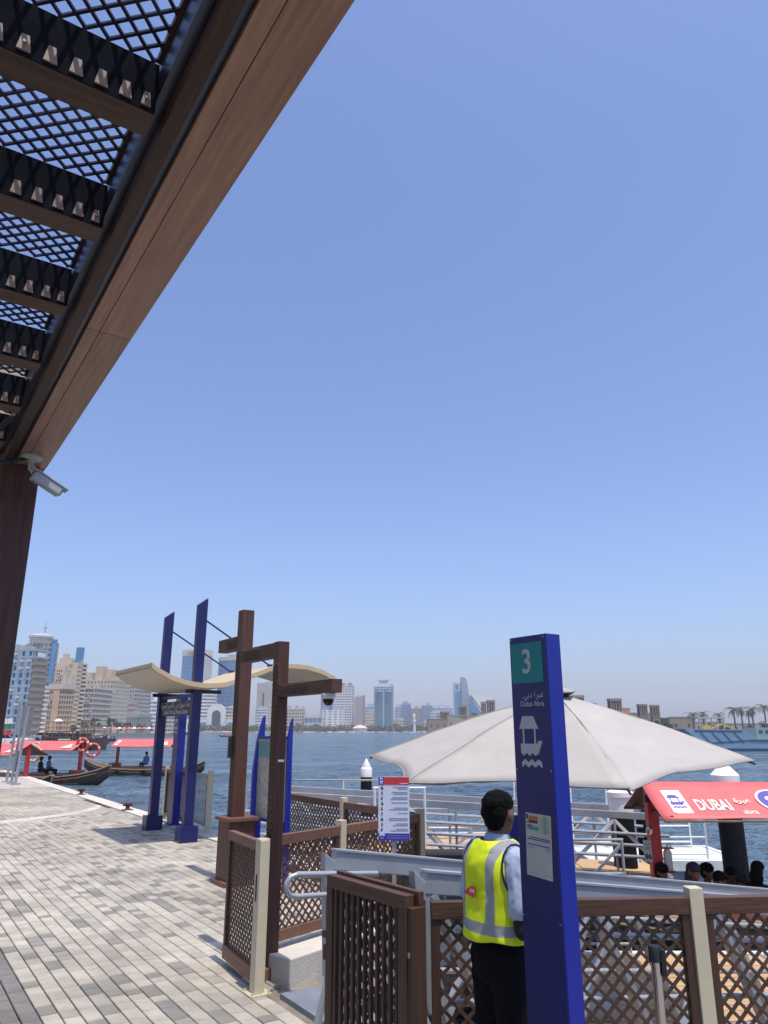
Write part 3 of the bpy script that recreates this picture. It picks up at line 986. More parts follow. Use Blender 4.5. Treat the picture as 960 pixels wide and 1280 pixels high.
# short gate panel to the cream latch post
G0, G1 = Q(6.98, 2.93), Q(6.12, 2.86)
gd = (G1 - G0); gl = gd.length
g = thing('short_gate', 'small open lattice gate leaf hinged beside the cream latch post', 'gate', G0, math.atan2(gd.y, gd.x))
B('top_rail', M['wood_x'], .0, gl - .05, -.03, .03, 1.02, 1.10, g, bevel=.003)
B('bottom_rail', M['wood_x'], .0, gl - .05, -.03, .03, .05, .16, g, bevel=.003)
B('stile', M['wood_z'], .0, .045, -.024, .024, .161, 1.019, g)
B('stile', M['wood_z'], gl - .1, gl - .05, -.024, .024, .161, 1.019, g)
lattice(MB(), .04, gl - .095, .15, 1.03, .07, .0165, .008).build('lattice_panel', M['lattice'], g)
lp = thing('latch_post', 'cream metal latch post with lock slot and bolted foot, nearest on the paving', 'post', Q(6.10, 2.845), RQ + rad(90))
B('shaft', M['cream'], -.045, .045, -.045, .045, .012, 1.13, lp, bevel=.004)
B('shaft_flange', M['cream'], -.065, -.045, -.02, .05, .012, 1.12, lp, bevel=.002)
B('base_plate', M['cream'], -.09, .09, -.09, .09, 0, .012, lp)
for sx in (-1, 1):
    for sy in (-1, 1):
        MB().tube([(sx * .07, sy * .07, .01), (sx * .07, sy * .07, .03)], .01, 6).build('anchor_bolt', M['cream'], lp)
B('lock_slot', M['black'], -.012, .012, .045, .0475, .66, .86, lp)
B('lock_slot', M['black'], -.0475, -.045, -.012, .012, .66, .86, lp)
# near sliding gate -------------------------------------------------------
S0, S1 = Vector((-.326, 4.97, 0)), Vector((.137, 4.36, 0))
sdv = S1 - S0; sl = sdv.length
sg = thing('sliding_gate', 'dark brown gate of vertical bars standing open in the foreground', 'gate', S0, math.atan2(sdv.y, sdv.x))
B('top_rail', M['wood_nx'], 0, sl, -.03, .03, 1.08, 1.15, sg, bevel=.003)
B('bottom_rail', M['wood_nx'], .0, sl, -.03, .03, .05, .13, sg, bevel=.003)
B('stile', M['wood_nz'], .0, .06, -.03, .03, .131, 1.079, sg, bevel=.003)
B('stile', M['wood_nz'], sl - .07, sl, -.03, .03, .131, 1.079, sg, bevel=.003)
nb = 11
for k in range(nb):
    x = .085 + (sl - .18) * k / (nb - 1)
    wz = .014 if k > 4 else .024
    B('vertical_bar', M['wood_nz'], x - wz / 2, x + wz / 2, -.022, .0, .131, 1.079, sg)
lattice(MB(), .06, sl - .07, .13, 1.08, .084, .0175, .008, y=.05).build('lattice_panel', M['lattice_near'], sg)
B('back_frame', M['wood_nx'], 0.0, sl + .03, .04, .075, 1.095, 1.165, sg, bevel=.003)
B('back_stile', M['wood_nz'], sl + .002, sl + .045, -.02, .075, .05, 1.094, sg, bevel=.003)
B('hinge', M['rust'], -.05, .0, -.025, .025, .80, .83, sg)
B('hinge', M['rust'], -.04, .0, -.02, .02, .68, .76, sg)
B('hinge', M['rust'], -.05, .0, -.025, .025, .2, .24, sg)
B('lock', M['chrome'], sl + .012, sl + .032, -.026, -.02, .86, .885, sg)
wp = thing('gate_guide_post', 'dark brown post between the sliding gate and the nearest fence', 'post', Vector((.190, 4.40, 0)), math.atan2(sdv.y, sdv.x))
B('shaft', M['wood_nz'], -.025, .025, -.025, .025, 0, 1.12, wp, bevel=.003)

# fence and metal gates behind the shelter --------------------------------
rf = fence('lattice_fence', 'brown lattice fence at the water edge behind the shelter posts', [Q(18.4, 6.0), Q(16.75, 6.0)], [Q(18.4, 6.0)], group='lattice fences of the pier')
def metal_gate(label, s0, s1, t0, t1, h, nb, m):
    a, b_ = Q(s0, t0), Q(s1, t1)
    d = b_ - a; L_ = d.length
    r = thing('metal_gate', label, 'gate', a, math.atan2(d.y, d.x), 'grey metal gates at the water edge')
    B('top_rail', m, 0, L_, -.025, .025, h - .06, h, r)
    B('middle_rail', M['alu_dark'], .05, L_ - .05, -.02, .02, h - .36, h - .33, r)
    B('bottom_rail', m, 0, L_, -.025, .025, .1, .17, r)
    B('stile', m, 0, .06, -.026, .026, .08, h - .061, r)
    B('stile', m, L_ - .06, L_, -.026, .026, .08, h - .061, r)
    for k in range(nb):
        x = .09 + (L_ - .18) * k / (nb - 1)
        B('bar', m, x - .012, x + .012, -.012, .012, .17, h - .06, r)
    return r
metal_gate('grey barred metal gate between the lattice fence and a cream post', 16.6, 15.72, 6.0, 6.0, 1.1, 7, M['alu_dark'])
p = thing('fence_post', 'cream post standing alone right of the shelter, by the metal gates', 'post', Q(15.55, 6.0), RQ)
B('shaft', M['cream'], -.05, .05, -.05, .05, 0, 1.18, p, bevel=.004); B('base_plate', M['cream'], -.09, .09, -.09, .09, 0, .012, p)
metal_gate('pale metal gate leaf left of the taller brown gate post', 14.55, 13.35, 6.02, 5.75, 1.08, 6, M['alu'])

# ================================================================ NOTICE BOARDS
isg = thing('rules_sign', 'white rules sign with red and blue header on a thin post behind the gangway rail', 'sign', Vector((.075, 6.0, 0)), rad(-3))
B('post', M['alu'], -.015, .015, .006, .036, .1, 1.6, isg)
pb = B('board', M['paper_white'], -.118, .118, -.004, .004, 1.2, 1.652, isg, bevel=.001)
def plate(nm, m, x0, x1, z0, z1, par, y=-.0055, th=.0013):
    return B(nm, m, x0, x1, y, y + th, z0, z1, par)
plate('header', M['sign_red'], -.072, .117, 1.595, 1.651, pb)
plate('header_logo', M['sign_blue'], -.117, -.073, 1.595, 1.651, pb)
boat_icon(frame((-.095, -.0056, 1.616), (1, 0, 0)), .026, M['white'], pb, 'logo_mark')
plate('header_text', M['white'], .045, .108, 1.603, 1.607, pb, -.0065)
plate('footer', M['sign_blue'], -.117, .117, 1.201, 1.251, pb)
text('footer_mark', '*', .09, frame((-.09, -.0056, 1.213), (1, 0, 0)), M['white'], pb, bold=.004)
for k in range(3): plate('footer_text', M['ink_grey'], -.05, .105, 1.213 + k * .011, 1.216 + k * .011, pb, -.0062)
for k in range(9):
    z = 1.572 - k * .037
    icon = MB()
    icon.ellipsoid((-.09, -.0045, z + .008), (.0055, .001, .0055), 8, 6)
    icon.box(-.1 + (k % 2) * .004, -.08 - (k % 3) * .003, -.0055, -.004, z - .010, z + .001)
    icon.build('pictogram', M['ink'] if k % 3 != 1 else M['dark_red'], pb)
    for q in range(2 if k not in (3, 5) else 1):
        x0 = -.03 + random.uniform(-.01, .06)
        plate('text_line', M['ink_grey'], x0, .105, z - q * .012 + .004, z - q * .012 + .0085, pb)
rs = thing('warning_sign', 'navy and red warning board with white adult and child figures behind the guard', 'sign', Vector((.78, 4.64, 0)), rad(-2))
B('post', M['alu_dark'], -.02, .02, .006, .03, 0, 1.5, rs)
wb = B('board', M['navy_sign'], -.165, .11, -.005, .005, 1.19, 1.52, rs, bevel=.001)
plate('red_field', M['dark_red'], -.02, .108, 1.215, 1.37, wb, -.0065)
def figure_mark(x, z, h_):
    f = frame((x, -.0066, z), (1, 0, 0))
    b = MB()
    b.prism([(.09 * h_ * math.cos(a * math.pi / 6), .9 * h_ + .09 * h_ * math.sin(a * math.pi / 6)) for a in range(12)], f, .001)
    b.prism([(-.1 * h_, 0), (-.02 * h_, 0), (0, .35 * h_), (.02 * h_, 0), (.1 * h_, 0), (.11 * h_, .45 * h_), (.3 * h_, .35 * h_), (.33 * h_, .42 * h_), (.12 * h_, .78 * h_), (-.12 * h_, .78 * h_), (-.33 * h_, .42 * h_), (-.3 * h_, .35 * h_), (-.11 * h_, .45 * h_)], f, .0012)
    b.build('pictogram', M['print_white'], wb)
figure_mark(.02, 1.235, .08); figure_mark(.08, 1.23, .125)
for k in range(2): plate('text_line', M['ink_grey'], .03, .09 - k * .01, 1.4 + k * .02, 1.404 + k * .02, wb, -.0062)

# belt stanchion
st_ = thing('belt_stanchion', 'chrome queue post with black head in front of the nearest fence', 'queue post', spot(815, 1185, 4.22) * Vector((1, 1, 0)) if False else Vector((spot(818, 1185, 4.2).x, 4.2, 0)))
MB().lathe([(.16, 0), (.16, .01), (.05, .03), (.026, .04)], n=24).build('foot', M['chrome'], st_, smooth=True)
MB().lathe([(.0255, .04), (.0255, .9)], n=20).build('tube', M['chrome'], st_, smooth=True)
MB().lathe([(.031, .88), (.031, .945), (.027, .952)], n=20).build('head', M['black'], st_, smooth=True)
B('belt_clip', M['black'], .02, .045, -.03, .02, .82, .94, st_, bevel=.004)
# ================================================================ GANGWAY
PZ = -.75                      # pontoon deck level
SL = -.152
gw = thing('gangway', 'grey aluminium gangway sloping from the quay down to the pontoon', 'gangway', Q(4.18, 2.66), RQ)
GL = 5.6
def gz_(x): return SL * x
for sy, x0 in ((-1, .10), (1, .0)):
    y = .43 * sy
    B_ = MB().bar((x0, y, 1.175 + gz_(x0)), (GL, y, 1.175 + gz_(GL)), .07, .115)
    B_.build('top_rail', M['alu'], gw, bevel=.006)
    MB().bar((x0 + .002, y, 1.238 + gz_(x0)), (GL, y, 1.238 + gz_(GL)), .09, .012).build('rail_lip', M['alu'], gw)
    MB().hexa([(x0 - .05, y - .03, .5), (x0 + .06, y - .03, .5), (x0 + .06, y + .03, .5), (x0 - .05, y + .03, .5),
               (x0 - .08, y - .03, 1.23), (x0 + .09, y - .03, 1.1), (x0 + .09, y + .03, 1.1), (x0 - .08, y + .03, 1.23)]).build('end_post', M['alu'], gw, bevel=.006)
    MB().bar((x0, y, .03), (GL, y, .03 + gz_(GL)), .07, .16).build('bottom_chord', M['alu'], gw, bevel=.005)
    n = 8
    for k in range(n):
        a = .15 + (GL - .3) * k / n; b_ = .15 + (GL - .3) * (k + 1) / n
        za, zb = (.1, 1.12) if k % 2 else (1.12, .1)
        MB().bar((a, y, za + gz_(a)), (b_, y, zb + gz_(b_)), .045, .07, up=(0, 1, 0)).build('brace', M['alu'], gw, bevel=.004)
    for h_ in (.93, .55):
        yy = y - sy * .075
        pts = [(GL - .1, yy, h_ + gz_(GL)), (.0, yy, h_)]
        MB().tube(pts, .019, 10).build('hand_rail', M['alu'], gw, smooth=True)
    for k in range(5):
        a = .5 + k * 1.1
        MB().bar((a, y - sy * .005, .9 + gz_(a)), (a, y - sy * .08, .93 + gz_(a)), .03, .012).build('bracket', M['alu'], gw)
# looped tube in front of the far rail
lo = [(.3, .36, 1.075), (-.30, .36, 1.125), (-.345, .36, 1.115), (-.37, .36, 1.085), (-.37, .36, 1.045), (-.345, .36, 1.012), (-.30, .36, 1.0), (.3, .36, .965)]
MB().tube(lo, .017, 12).build('loop_rail', M['alu'], gw, smooth=True)
MB().tube([(-.30, .36, 1.125), (.02, .36, 1.098)], .0195, 12).build('rail_sleeve', M['alu'], gw, smooth=True)
for k in range(14):
    a = k * GL / 14
    mb = MB().bar((a + .004, 0, .02 + gz_(a)), (a + GL / 14 - .004, 0, .02 + gz_(a + GL / 14)), .79, .03)
    mb.build('deck_bearer', M['alu'], gw)
for q in range(5):
    yy = -.39 + .156 * (q + .5)
    MB().bar((.05, yy, .045 + gz_(.05)), (GL, yy, .045 + gz_(GL)), .135, .016).build('deck_board', M['deck'], gw)
MB().bar((.04, .4, .75), (-.14, .42, .12), .03, .05, up=(0, 1, 0)).build('end_strut', M['alu'], gw, bevel=.004)
MB().bar((.14, -.4, .8), (.40, -.42, .03), .05, .07, up=(0, 1, 0)).build('end_strut', M['alu'], gw, bevel=.004)
B('threshold_plate', M['checker'], -.75, -.01, -.52, .52, .004, .014, gw)
for k in range(3):
    MB().bar((.02 + k * .05, .25, .045), (.05 + k * .05, .38, .042), .05, .003).build('yellow_mark', mat('yellow_tape', (.6, .36, .05), .6, var=.2), gw)

# ================================================================ PONTOONS
def pontoon(label, x0, x1, y0, y1, z, deckn, group='floating pontoons of the pier', dm='deck'):
    r = thing('pontoon', label, 'pontoon', Vector((x0, y0, -1.0)), 0, group)
    Lx, Ly = x1 - x0, y1 - y0; h = z + 1.0
    B('float', M['alu_dark'], .05, Lx - .05, .05, Ly - .05, -.35, h - .12, r)
    for y in (0, Ly - .12):
        B('edge_beam', M['white_dirty'], 0, Lx, y, y + .12, h - .18, h + .02, r, bevel=.01)
    for x in (0, Lx - .12):
        B('edge_beam', M['white_dirty'], x, x + .12, .121, Ly - .121, h - .18, h + .02, r, bevel=.01)
    w_ = (Ly - .25) / deckn
    for k in range(deckn):
        B('deck_board', M[dm], .125, Lx - .125, .125 + k * w_ + .006, .125 + (k + 1) * w_ - .006, h - .03, h + random.uniform(-.002, .002), r)
    n = int(Lx / 1.6)
    for k in range(1, n):
        x = Lx * k / n
        B('joint_strip', M['alu'], x - .03, x + .03, .12, Ly - .12, h + .003, h + .009, r)
    return r
random.seed(3)
pontoon('near tan-decked pontoon under the umbrella, seen through the nearest lattice', 1.0, 10.5, 7.2, 10.7, PZ, 22)
pontoon('farther tan-decked pontoon left of the guard, beyond the lattice fence', -1.2, 3.3, 15.0, 19.5, -.42, 24)
pontoon('white-edged floating platform with guard frames, behind the red-roofed boat', 4.1, 7.2, 15.9, 17.9, -.5, 12, dm='white_dirty')
B_ = None
def rail_frame(label, x0, x1, y, z0, h, bars, r_=.02, group='tubular guard frames on the pontoons', m='white'):
    r = thing('guard_frame', label, 'railing', Vector((x0, y, z0)), 0, group)
    L_ = x1 - x0
    for x in (0, L_):
        MB().tube([(x, 0, 0), (x, 0, h)], r_, 8).build('upright', M[m], r, smooth=True)
    for k in range(bars):
        z = h - k * (h - .12) / max(1, bars - 1)
        MB().tube([(-r_, 0, z), (L_ + r_, 0, z)], r_ * .9, 8).build('rail', M[m], r, smooth=True)
    return r
rail_frame('white ladder-like guard frame right of the red boat post', 5.45, 6.45, 16.0, -.5, 1.05, 4)
rail_frame('white guard frame behind the ladder-like one', 5.8, 6.8, 17.7, -.5, 1.1, 4)
rail_frame('grey guard frame at the right edge of the pier totem', 2.5, 3.15, 10.6, -.75, 1.35, 4, m='alu')
rail_frame('thin white guard frame left of the black piles', 4.2, 5.0, 17.7, -.5, 1.3, 3)
MB().bar((2.6, 10.7, .0), (3.2, 10.7, .55), .04, .03).build('diagonal_strut', M['alu'])
tag(bpy.data.objects['diagonal_strut'], 'slanting grey strut of the walkway at the right edge of the totem', 'strut')
# second gangway with trusses
g2 = thing('gangway', 'farther white truss gangway crossing behind the umbrella and rules sign', 'gangway', Vector((-2.3, 13.2, 0)), 0)
L2 = 7.0
def z2(x): return .98 - .055 * x
for y in (0, 1.3):
    MB().bar((0, y, z2(0)), (L2, y, z2(L2)), .08, .11).build('top_chord', M['alu_dark'], g2, bevel=.006)
    MB().bar((0, y, z2(0) - .98), (L2, y, z2(L2) - .98), .1, .14).build('bottom_chord', M['white_dirty'], g2, bevel=.006)
    for k, dz in enumerate((.28, .45, .62)):
        MB().tube([(0, y - .06, z2(0) - dz), (L2, y - .06, z2(L2) - dz)], .025, 8).build('side_rail', M['alu'], g2, smooth=True)
    n = 8
    for k in range(n):
        a, b_ = L2 * k / n, L2 * (k + 1) / n
        q = (z2(a) - .92, z2(b_) - .08) if k % 2 == 0 else (z2(a) - .08, z2(b_) - .92)
        MB().bar((a, y + .0, q[0]), (b_, y + .0, q[1]), .05, .07, up=(0, 1, 0)).build('brace', M['white_dirty'], g2, bevel=.004)
        MB().tube([(a, y - .02, z2(a) - .95), (a, y - .02, z2(a) - .08)], .022, 8).build('upright', M['alu'], g2, smooth=True)
for k in range(10):
    a = L2 * k / 10
    MB().bar((a + .01, .65, z2(a) - .9), (a + L2 / 10 - .01, .65, z2(a + L2 / 10) - .9), 1.18, .04).build('deck_plate', M['deck'], g2)
rail_frame('thin grey handrail behind the farther gangway', -2.2, 3.2, 17.5, -.4, 1.32, 3, .018, m='alu')
rail_frame('thin white handrail at the far side of the farther pontoon', -1.0, 3.2, 19.3, -.4, 1.2, 3, .018)
rail_frame('white guard frame between the black-and-white pile and the umbrella', -.15, .65, 12.6, -.5, 1.6, 4, .022)
cv = B('rolled_cover', M['black'], .2, 2.0, 12.2, 12.5, .02, .22, bevel=.05)
tag(cv, 'black rolled cover lying along the foot of the farther gangway', 'cover')

# ================================================================ PILES
def pile(label, x, y, r, ztop, zcap, cone=True):
    p = thing('mooring_pile', label, 'pile', (x, y, -3.5), 0, 'black mooring piles with white caps')
    MB().lathe([(r, 0), (r, zcap + 3.5)], n=24).build('shaft', M['pile'], p, smooth=True)
    c = zcap + 3.5; t_ = ztop + 3.5; k = (t_ - c)
    MB().lathe([(r * 1.06, c - .02), (r * 1.06, c + k * .4), (r * .98, c + k * .46), (r * .82, c + k * .5), (r * .82, c + k * .56), (.012, t_)] if cone else
               [(r * 1.06, c - .02), (r * 1.06, c + k * .6), (r * 1.18, c + k * .62), (r * 1.18, c + k * .8), (r * .5, t_)], n=24).build('cap', M['white'], p, smooth=True)
pt = spot(458, 948, 20)
pile('lone black pile with pointed white cap, left of the umbrella', pt.x, 20, .14, pt.z, spot(458, 970, 20).z)
pile('left black pile of the pair beside the red boat post', spot(777, 1015, 13.8).x, 13.8, .195, 1.03, .62, False)
pile('right black pile of the pair beside the red boat post', spot(808, 1040, 14.8).x, 14.8, .17, 1.3, .85, False)
pile('black pile rising behind the red boat roof at the right', spot(913, 1028, 14.2).x, 14.2, .21, 1.36, .6, False)

# ================================================================ UMBRELLA
um = thing('parasol', 'large off-white parasol open over the pontoon', 'parasol', (1.88, 8.73, PZ))
C = Vector((0, 0, 1.69 - PZ)); TX, TY, UR, UH = .04, .09, 2.07, .69
apex = C + Vector((.09, -.05, UH + .02))
tips = []
for k in range(6):
    a = -.42 + k * math.pi / 3
    x, y = UR * math.cos(a), UR * math.sin(a)
    if k == 3: x -= .16
    tips.append(C + Vector((x, y, TX * x + TY * y)))
for k in range(6):
    a, b_ = tips[k], tips[(k + 1) % 6]
    mb = MB(); n = 16
    idx = {}
    for i in range(n + 1):
        for j in range(n + 1):
            q, w_ = i / n, j / n
            p = apex.lerp(a.lerp(b_, w_), q)
            sag = math.sin(math.pi * w_)
            p = p + (apex - p).normalized() * (.16 * sag * q ** 2)       # hollow hem
            p.z += .035 * math.sin(math.pi * q) - .05 * sag * q
            p.z += .012 * noise.noise(Vector((p.x * 3, p.y * 3, k * 5.))) + .010 * math.sin(w_ * 9 + k) * q
            idx[i, j] = len(mb.v); mb.v.append(tuple(p))
    for i in range(n):
        for j in range(n):
            mb.f.append((idx[i, j], idx[i + 1, j], idx[i + 1, j + 1], idx[i, j + 1])); mb.mi.append(0)
    o = mb.build('canopy_panel', M['fabric'], um, smooth=True)
    so = o.modifiers.new('s', 'SOLIDIFY'); so.thickness = .004
    # seam along the rib, hem
    sm = MB().tube([Vector(mb.v[idx[i, 0]]) + Vector((0, 0, .003)) for i in range(n + 1)], .006, 6); sm.build('seam', M['fabric'], um, smooth=True)
    MB().tube([Vector(mb.v[idx[n, j]]) for j in range(n + 1)], .008, 6).build('hem', M['fabric_old'], um, smooth=True)
    MB().tube([Vector(mb.v[idx[i, 0]]) - Vector((0, 0, .03)) for i in range(0, n + 1, 2)], .011, 6).build('rib', M['wood_dark'], um, smooth=True)
    # turned-up wall flap rolled under two hems
    if k in (4,):
        pts = [Vector(mb.v[idx[n, j]]) * 1.0 + (apex - Vector(mb.v[idx[n, j]])).normalized() * .1 + Vector((0, 0, -.035)) for j in range(0, n + 1)]
        MB().tube(pts, [.02 + .012 * math.sin(j * .9) ** 2 for j in range(n + 1)], 8).build('rolled_flap', M['fabric_old'], um, smooth=True)
vp = MB(); n = 24
vp.v.append(tuple(apex + Vector((0, 0, .075))))
for k in range(n):
    a = 2 * math.pi * k / n
    r_ = .22 + .02 * math.cos(a * 6)
    vp.v.append(tuple(apex + Vector((r_ * math.cos(a), r_ * math.sin(a), .02 + TX * r_ * math.cos(a) + TY * r_ * math.sin(a)))))
for k in range(n):
    vp.f.append((0, 1 + k, 1 + (k + 1) % n)); vp.mi.append(0)
o = vp.build('vent_cap', M['fabric'], um, smooth=True); so = o.modifiers.new('s', 'SOLIDIFY'); so.thickness = .01
MB().lathe([(.12, -.05), (.2, .0), (.2, .012)], c=apex, n=20).build('vent_ring', M['black'], um)
MB().lathe([(.03, .08), (.035, .12), (.02, .15)], c=apex, n=12).build('finial', M['black'], um, smooth=True)
MB().tube([(0, 0, 0), tuple(apex)], .03, 14).build('pole', M['wood_dark'], um, smooth=True)
for k in range(6):
    MB().tube([apex.lerp(Vector((0, 0, 0)), .34), apex.lerp(tips[k], .5) - Vector((0, 0, .0))], .009, 6).build('stretcher', M['wood_dark'], um, smooth=True)
B('base', M['concrete'], -.4, .4, -.4, .4, .0, .12, um, bevel=.02)

# ================================================================ PEOPLE
def capsule(mb, a, b_, ra, rb, n=12):
    a, b_ = Vector(a), Vector(b_)
    d = (b_ - a).normalized()
    pts, rr = [], []
    for q in (-1, -.7, -.35):
        pts.append(a + d * ra * q); rr.append(ra * math.sqrt(max(.02, 1 - q * q)))
    for q in (0, .33, .66, 1):
        pts.append(a.lerp(b_, q)); rr.append(ra + (rb - ra) * q)
    for q in (.35, .7, 1):
        pts.append(b_ + d * rb * q); rr.append(rb * math.sqrt(max(.02, 1 - q * q)))
    mb.tube(pts, rr, n)

def organic(name, m, parent, mb, voxel=.01, it=4, rough=0., nscale=.09):
    o = mb.build(name, m, parent, smooth=False)
    r = o.modifiers.new('r', 'REMESH'); r.mode = 'VOXEL'; r.voxel_size = voxel; r.use_smooth_shade = True
    s = o.modifiers.new('s', 'SMOOTH'); s.factor = .5; s.iterations = it
    if rough:
        tx = bpy.data.textures.new('folds', 'CLOUDS'); tx.noise_scale = nscale; tx.noise_depth = 2
        d = o.modifiers.new('d', 'DISPLACE'); d.texture = tx; d.strength = rough; d.texture_coords = 'LOCAL'
    return o

def head(mb, c, rz=0., s=1.):
    R_ = Matrix.Rotation(rz, 3, 'Z'); c = Vector(c)
    def e(x, y, z, rx, ry, rz_):
        mb.ellipsoid(c + R_ @ Vector((x, y, z)) * s, (rx * s, ry * s, rz_ * s), 16, 12, Euler((0, 0, rz)))
    e(0, -.005, .025, .074, .094, .085)
    e(0, .02, -.04, .056, .068, .068)
    e(0, .045, -.075, .036, .042, .032)       # chin
    e(0, .094, -.018, .012, .018, .022)       # nose
    e(0, .084, -.052, .022, .012, .008)       # lips
    for x in (-.03, .03): e(x, .078, .012, .013, .010, .007)
    for x in (-.075, .075): e(x, -.005, -.012, .012, .02, .032)

def hair(root, c, rz=0., s=1., bun=False, m='hair', full=False):
    mb = MB(); R_ = Matrix.Rotation(rz, 3, 'Z'); c = Vector(c)
    def e(x, y, z, rx, ry, rz_): mb.ellipsoid(c + R_ @ Vector((x, y, z)) * s, (rx * s, ry * s, rz_ * s), 16, 12, Euler((0, 0, rz)))
    e(0, -.012, .048, .078, .096, .070)
    e(0, -.045, .012, .072, .058, .066)
    e(0, -.05, -.035, .055, .040, .045)
    e(0, .032, .066, .060, .050, .036)
    if full: e(0, -.03, .0, .083, .075, .10); e(0, .01, .05, .085, .1, .08)
    if bun: e(0, -.06, -.09, .10, .07, .12)
    return organic('hair', M[m], root, mb, .005 if not full else .008, 2, .012, .022)

def hand(mb, w_, d, up, s=1.):
    w_, d, up = Vector(w_), Vector(d).normalized(), Vector(up).normalized()
    side = d.cross(up).normalized()
    palm = w_ + d * .05
    capsule(mb, w_, palm + d * .02, .024, .030)
    capsule(mb, w_ + side * .015, palm + side * .022 + d * .02, .018, .016)
    capsule(mb, w_ - side * .015, palm - side * .022 + d * .02, .018, .016)
    for k, (o_, l_) in enumerate(((.030, .062), (.011, .073), (-.010, .068), (-.029, .052))):
        a = palm + d * .03 + side * o_
        b_ = a + d * l_ * .5 - up * .008
        c = b_ + d * l_ * .3 - up * l_ * .42
        capsule(mb, a, b_, .0095, .0088, 8); capsule(mb, b_, c, .0088, .0075, 8)
    a = w_ + side * .026 + d * .02
    b_ = a + side * .026 + d * .03 - up * .01
    c = b_ + side * .004 + d * .03 - up * .012
    capsule(mb, a, b_, .012, .010, 8); capsule(mb, b_, c, .010, .0085, 8)

gd_ = thing('person', 'guard in yellow safety vest over pale blue shirt and black trousers, seen from behind', 'person', (.565, 4.06, 0), rad(-64))
hc = Vector((0, .03, 1.585)); hr = rad(24)
sR, eR, wR = Vector((.185, .0, 1.385)), Vector((.235, -.02, 1.10)), Vector((.12, .22, 1.09))
sL, eL, wL = Vector((-.185, .0, 1.385)), Vector((-.24, -.01, 1.11)), Vector((-.10, .22, 1.08))
bm_ = MB()
head(bm_, hc, hr)
capsule(bm_, (0, .0, 1.40), (0, .018, 1.53), .056, .05)
bm_.ellipsoid((0, 0, 1.27), (.165, .11, .17)); bm_.ellipsoid((0, 0, 1.08), (.15, .105, .16)); bm_.ellipsoid((0, 0, .93), (.155, .115, .12))
capsule(bm_, (-.13, 0, 1.385), (.13, 0, 1.385), .055, .055)
for s_, e_, w_ in ((sR, eR, wR), (sL, eL, wL)):
    capsule(bm_, s_, e_, .05, .038); capsule(bm_, e_, w_, .038, .026)
    hand(bm_, w_, (w_ - e_).normalized() + Vector((0, .3, .1)), (0, 0, 1))
for sx in (-1, 1):
    capsule(bm_, (sx * .085, 0, .90), (sx * .095, .02, .50), .075, .052); capsule(bm_, (sx * .095, .02, .50), (sx * .10, -.01, .09), .052, .036)
    capsule(bm_, (sx * .10, -.02, .05), (sx * .115, .14, .035), .038, .030)
organic('body', M['skin'], gd_, bm_, .0075, 3)
hair(gd_, hc, hr)
sm_ = MB()
sm_.ellipsoid((0, 0, 1.26), (.178, .122, .18)); sm_.ellipsoid((0, 0, 1.13), (.16, .118, .14))
capsule(sm_, (-.13, -.005, 1.385), (.13, -.005, 1.385), .066, .066)
for s_, e_ in ((sR, eR), (sL, eL)): capsule(sm_, s_, s_.lerp(e_, .68), .069, .064)
capsule(sm_, (0, .0, 1.40), (0, .01, 1.465), .075, .062)
organic('shirt', M['shirt'], gd_, sm_, .007, 2, .022)
cl_ = MB().lathe([(.073, 1.445), (.066, 1.475), (.060, 1.492), (.056, 1.488), (.060, 1.45)], c=(0, .012, 0), n=24)
cl_.build('collar', M['shirt'], gd_, smooth=True)
al = MB()
for s_, e_, w_ in ((sR, eR, wR), (sL, eL, wL)):
    capsule(al, s_.lerp(e_, .6), e_, .047, .043); capsule(al, e_, w_, .043, .031)
organic('arm_sleeve', M['black_cloth'], gd_, al, .008, 2, .004)
tm_ = MB()
tm_.ellipsoid((0, 0, .94), (.172, .135, .13))
for sx in (-1, 1):
    capsule(tm_, (sx * .083, 0, .88), (sx * .10, .02, .50), .098, .078); capsule(tm_, (sx * .10, .02, .50), (sx * .105, -.01, .10), .078, .072)
organic('trousers', M['trousers'], gd_, tm_, .01, 3, .02)
shm = MB()
for sx in (-1, 1): capsule(shm, (sx * .10, -.03, .045), (sx * .118, .15, .04), .044, .036)
organic('shoes', M['black'], gd_, shm, .009, 2)
def vest_material():
    m, t, b = _new('safety_vest')
    L, N = t.links.new, t.nodes.new
    b.inputs['Roughness'].default_value = .75
    tc = N('ShaderNodeTexCoord'); sp = N('ShaderNodeSeparateXYZ'); L(tc.outputs['Object'], sp.inputs[0])
    def mth(op, a, b_=None, c=None):
        n = N('ShaderNodeMath'); n.operation = op
        for i, q in enumerate((a, b_, c)):
            if q is None: continue
            if isinstance(q, (int, float)): n.inputs[i].default_value = q
            else: L(q, n.inputs[i])
        return n.outputs[0]
    ax = mth('ABSOLUTE', sp.outputs[0])
    v1 = mth('COMPARE', ax, .112, .024)
    v1 = mth('MULTIPLY', v1, mth('GREATER_THAN', sp.outputs[2], 1.10))
    h1 = mth('COMPARE', sp.outputs[2], 1.088, .024)
    mk = mth('MAXIMUM', v1, h1)
    mx = N('ShaderNodeMix'); mx.data_type = 'RGBA'
    mx.inputs[6].default_value = (.60, .72, .005, 1); mx.inputs[7].default_value = (.26, .28, .29, 1)
    L(mk, mx.inputs[0]); L(mx.outputs[2], b.inputs['Base Color'])
    return m
vm = vest_material()
vs = MB(); n = 48
ring = [(1.015, .196, .158), (1.035, .195, .156), (1.1, .190, .147), (1.2, .187, .141), (1.28, .190, .141), (1.34, .19, .138), (1.39, .176, .128), (1.43, .148, .112), (1.455, .108, .094), (1.468, .08, .082)]
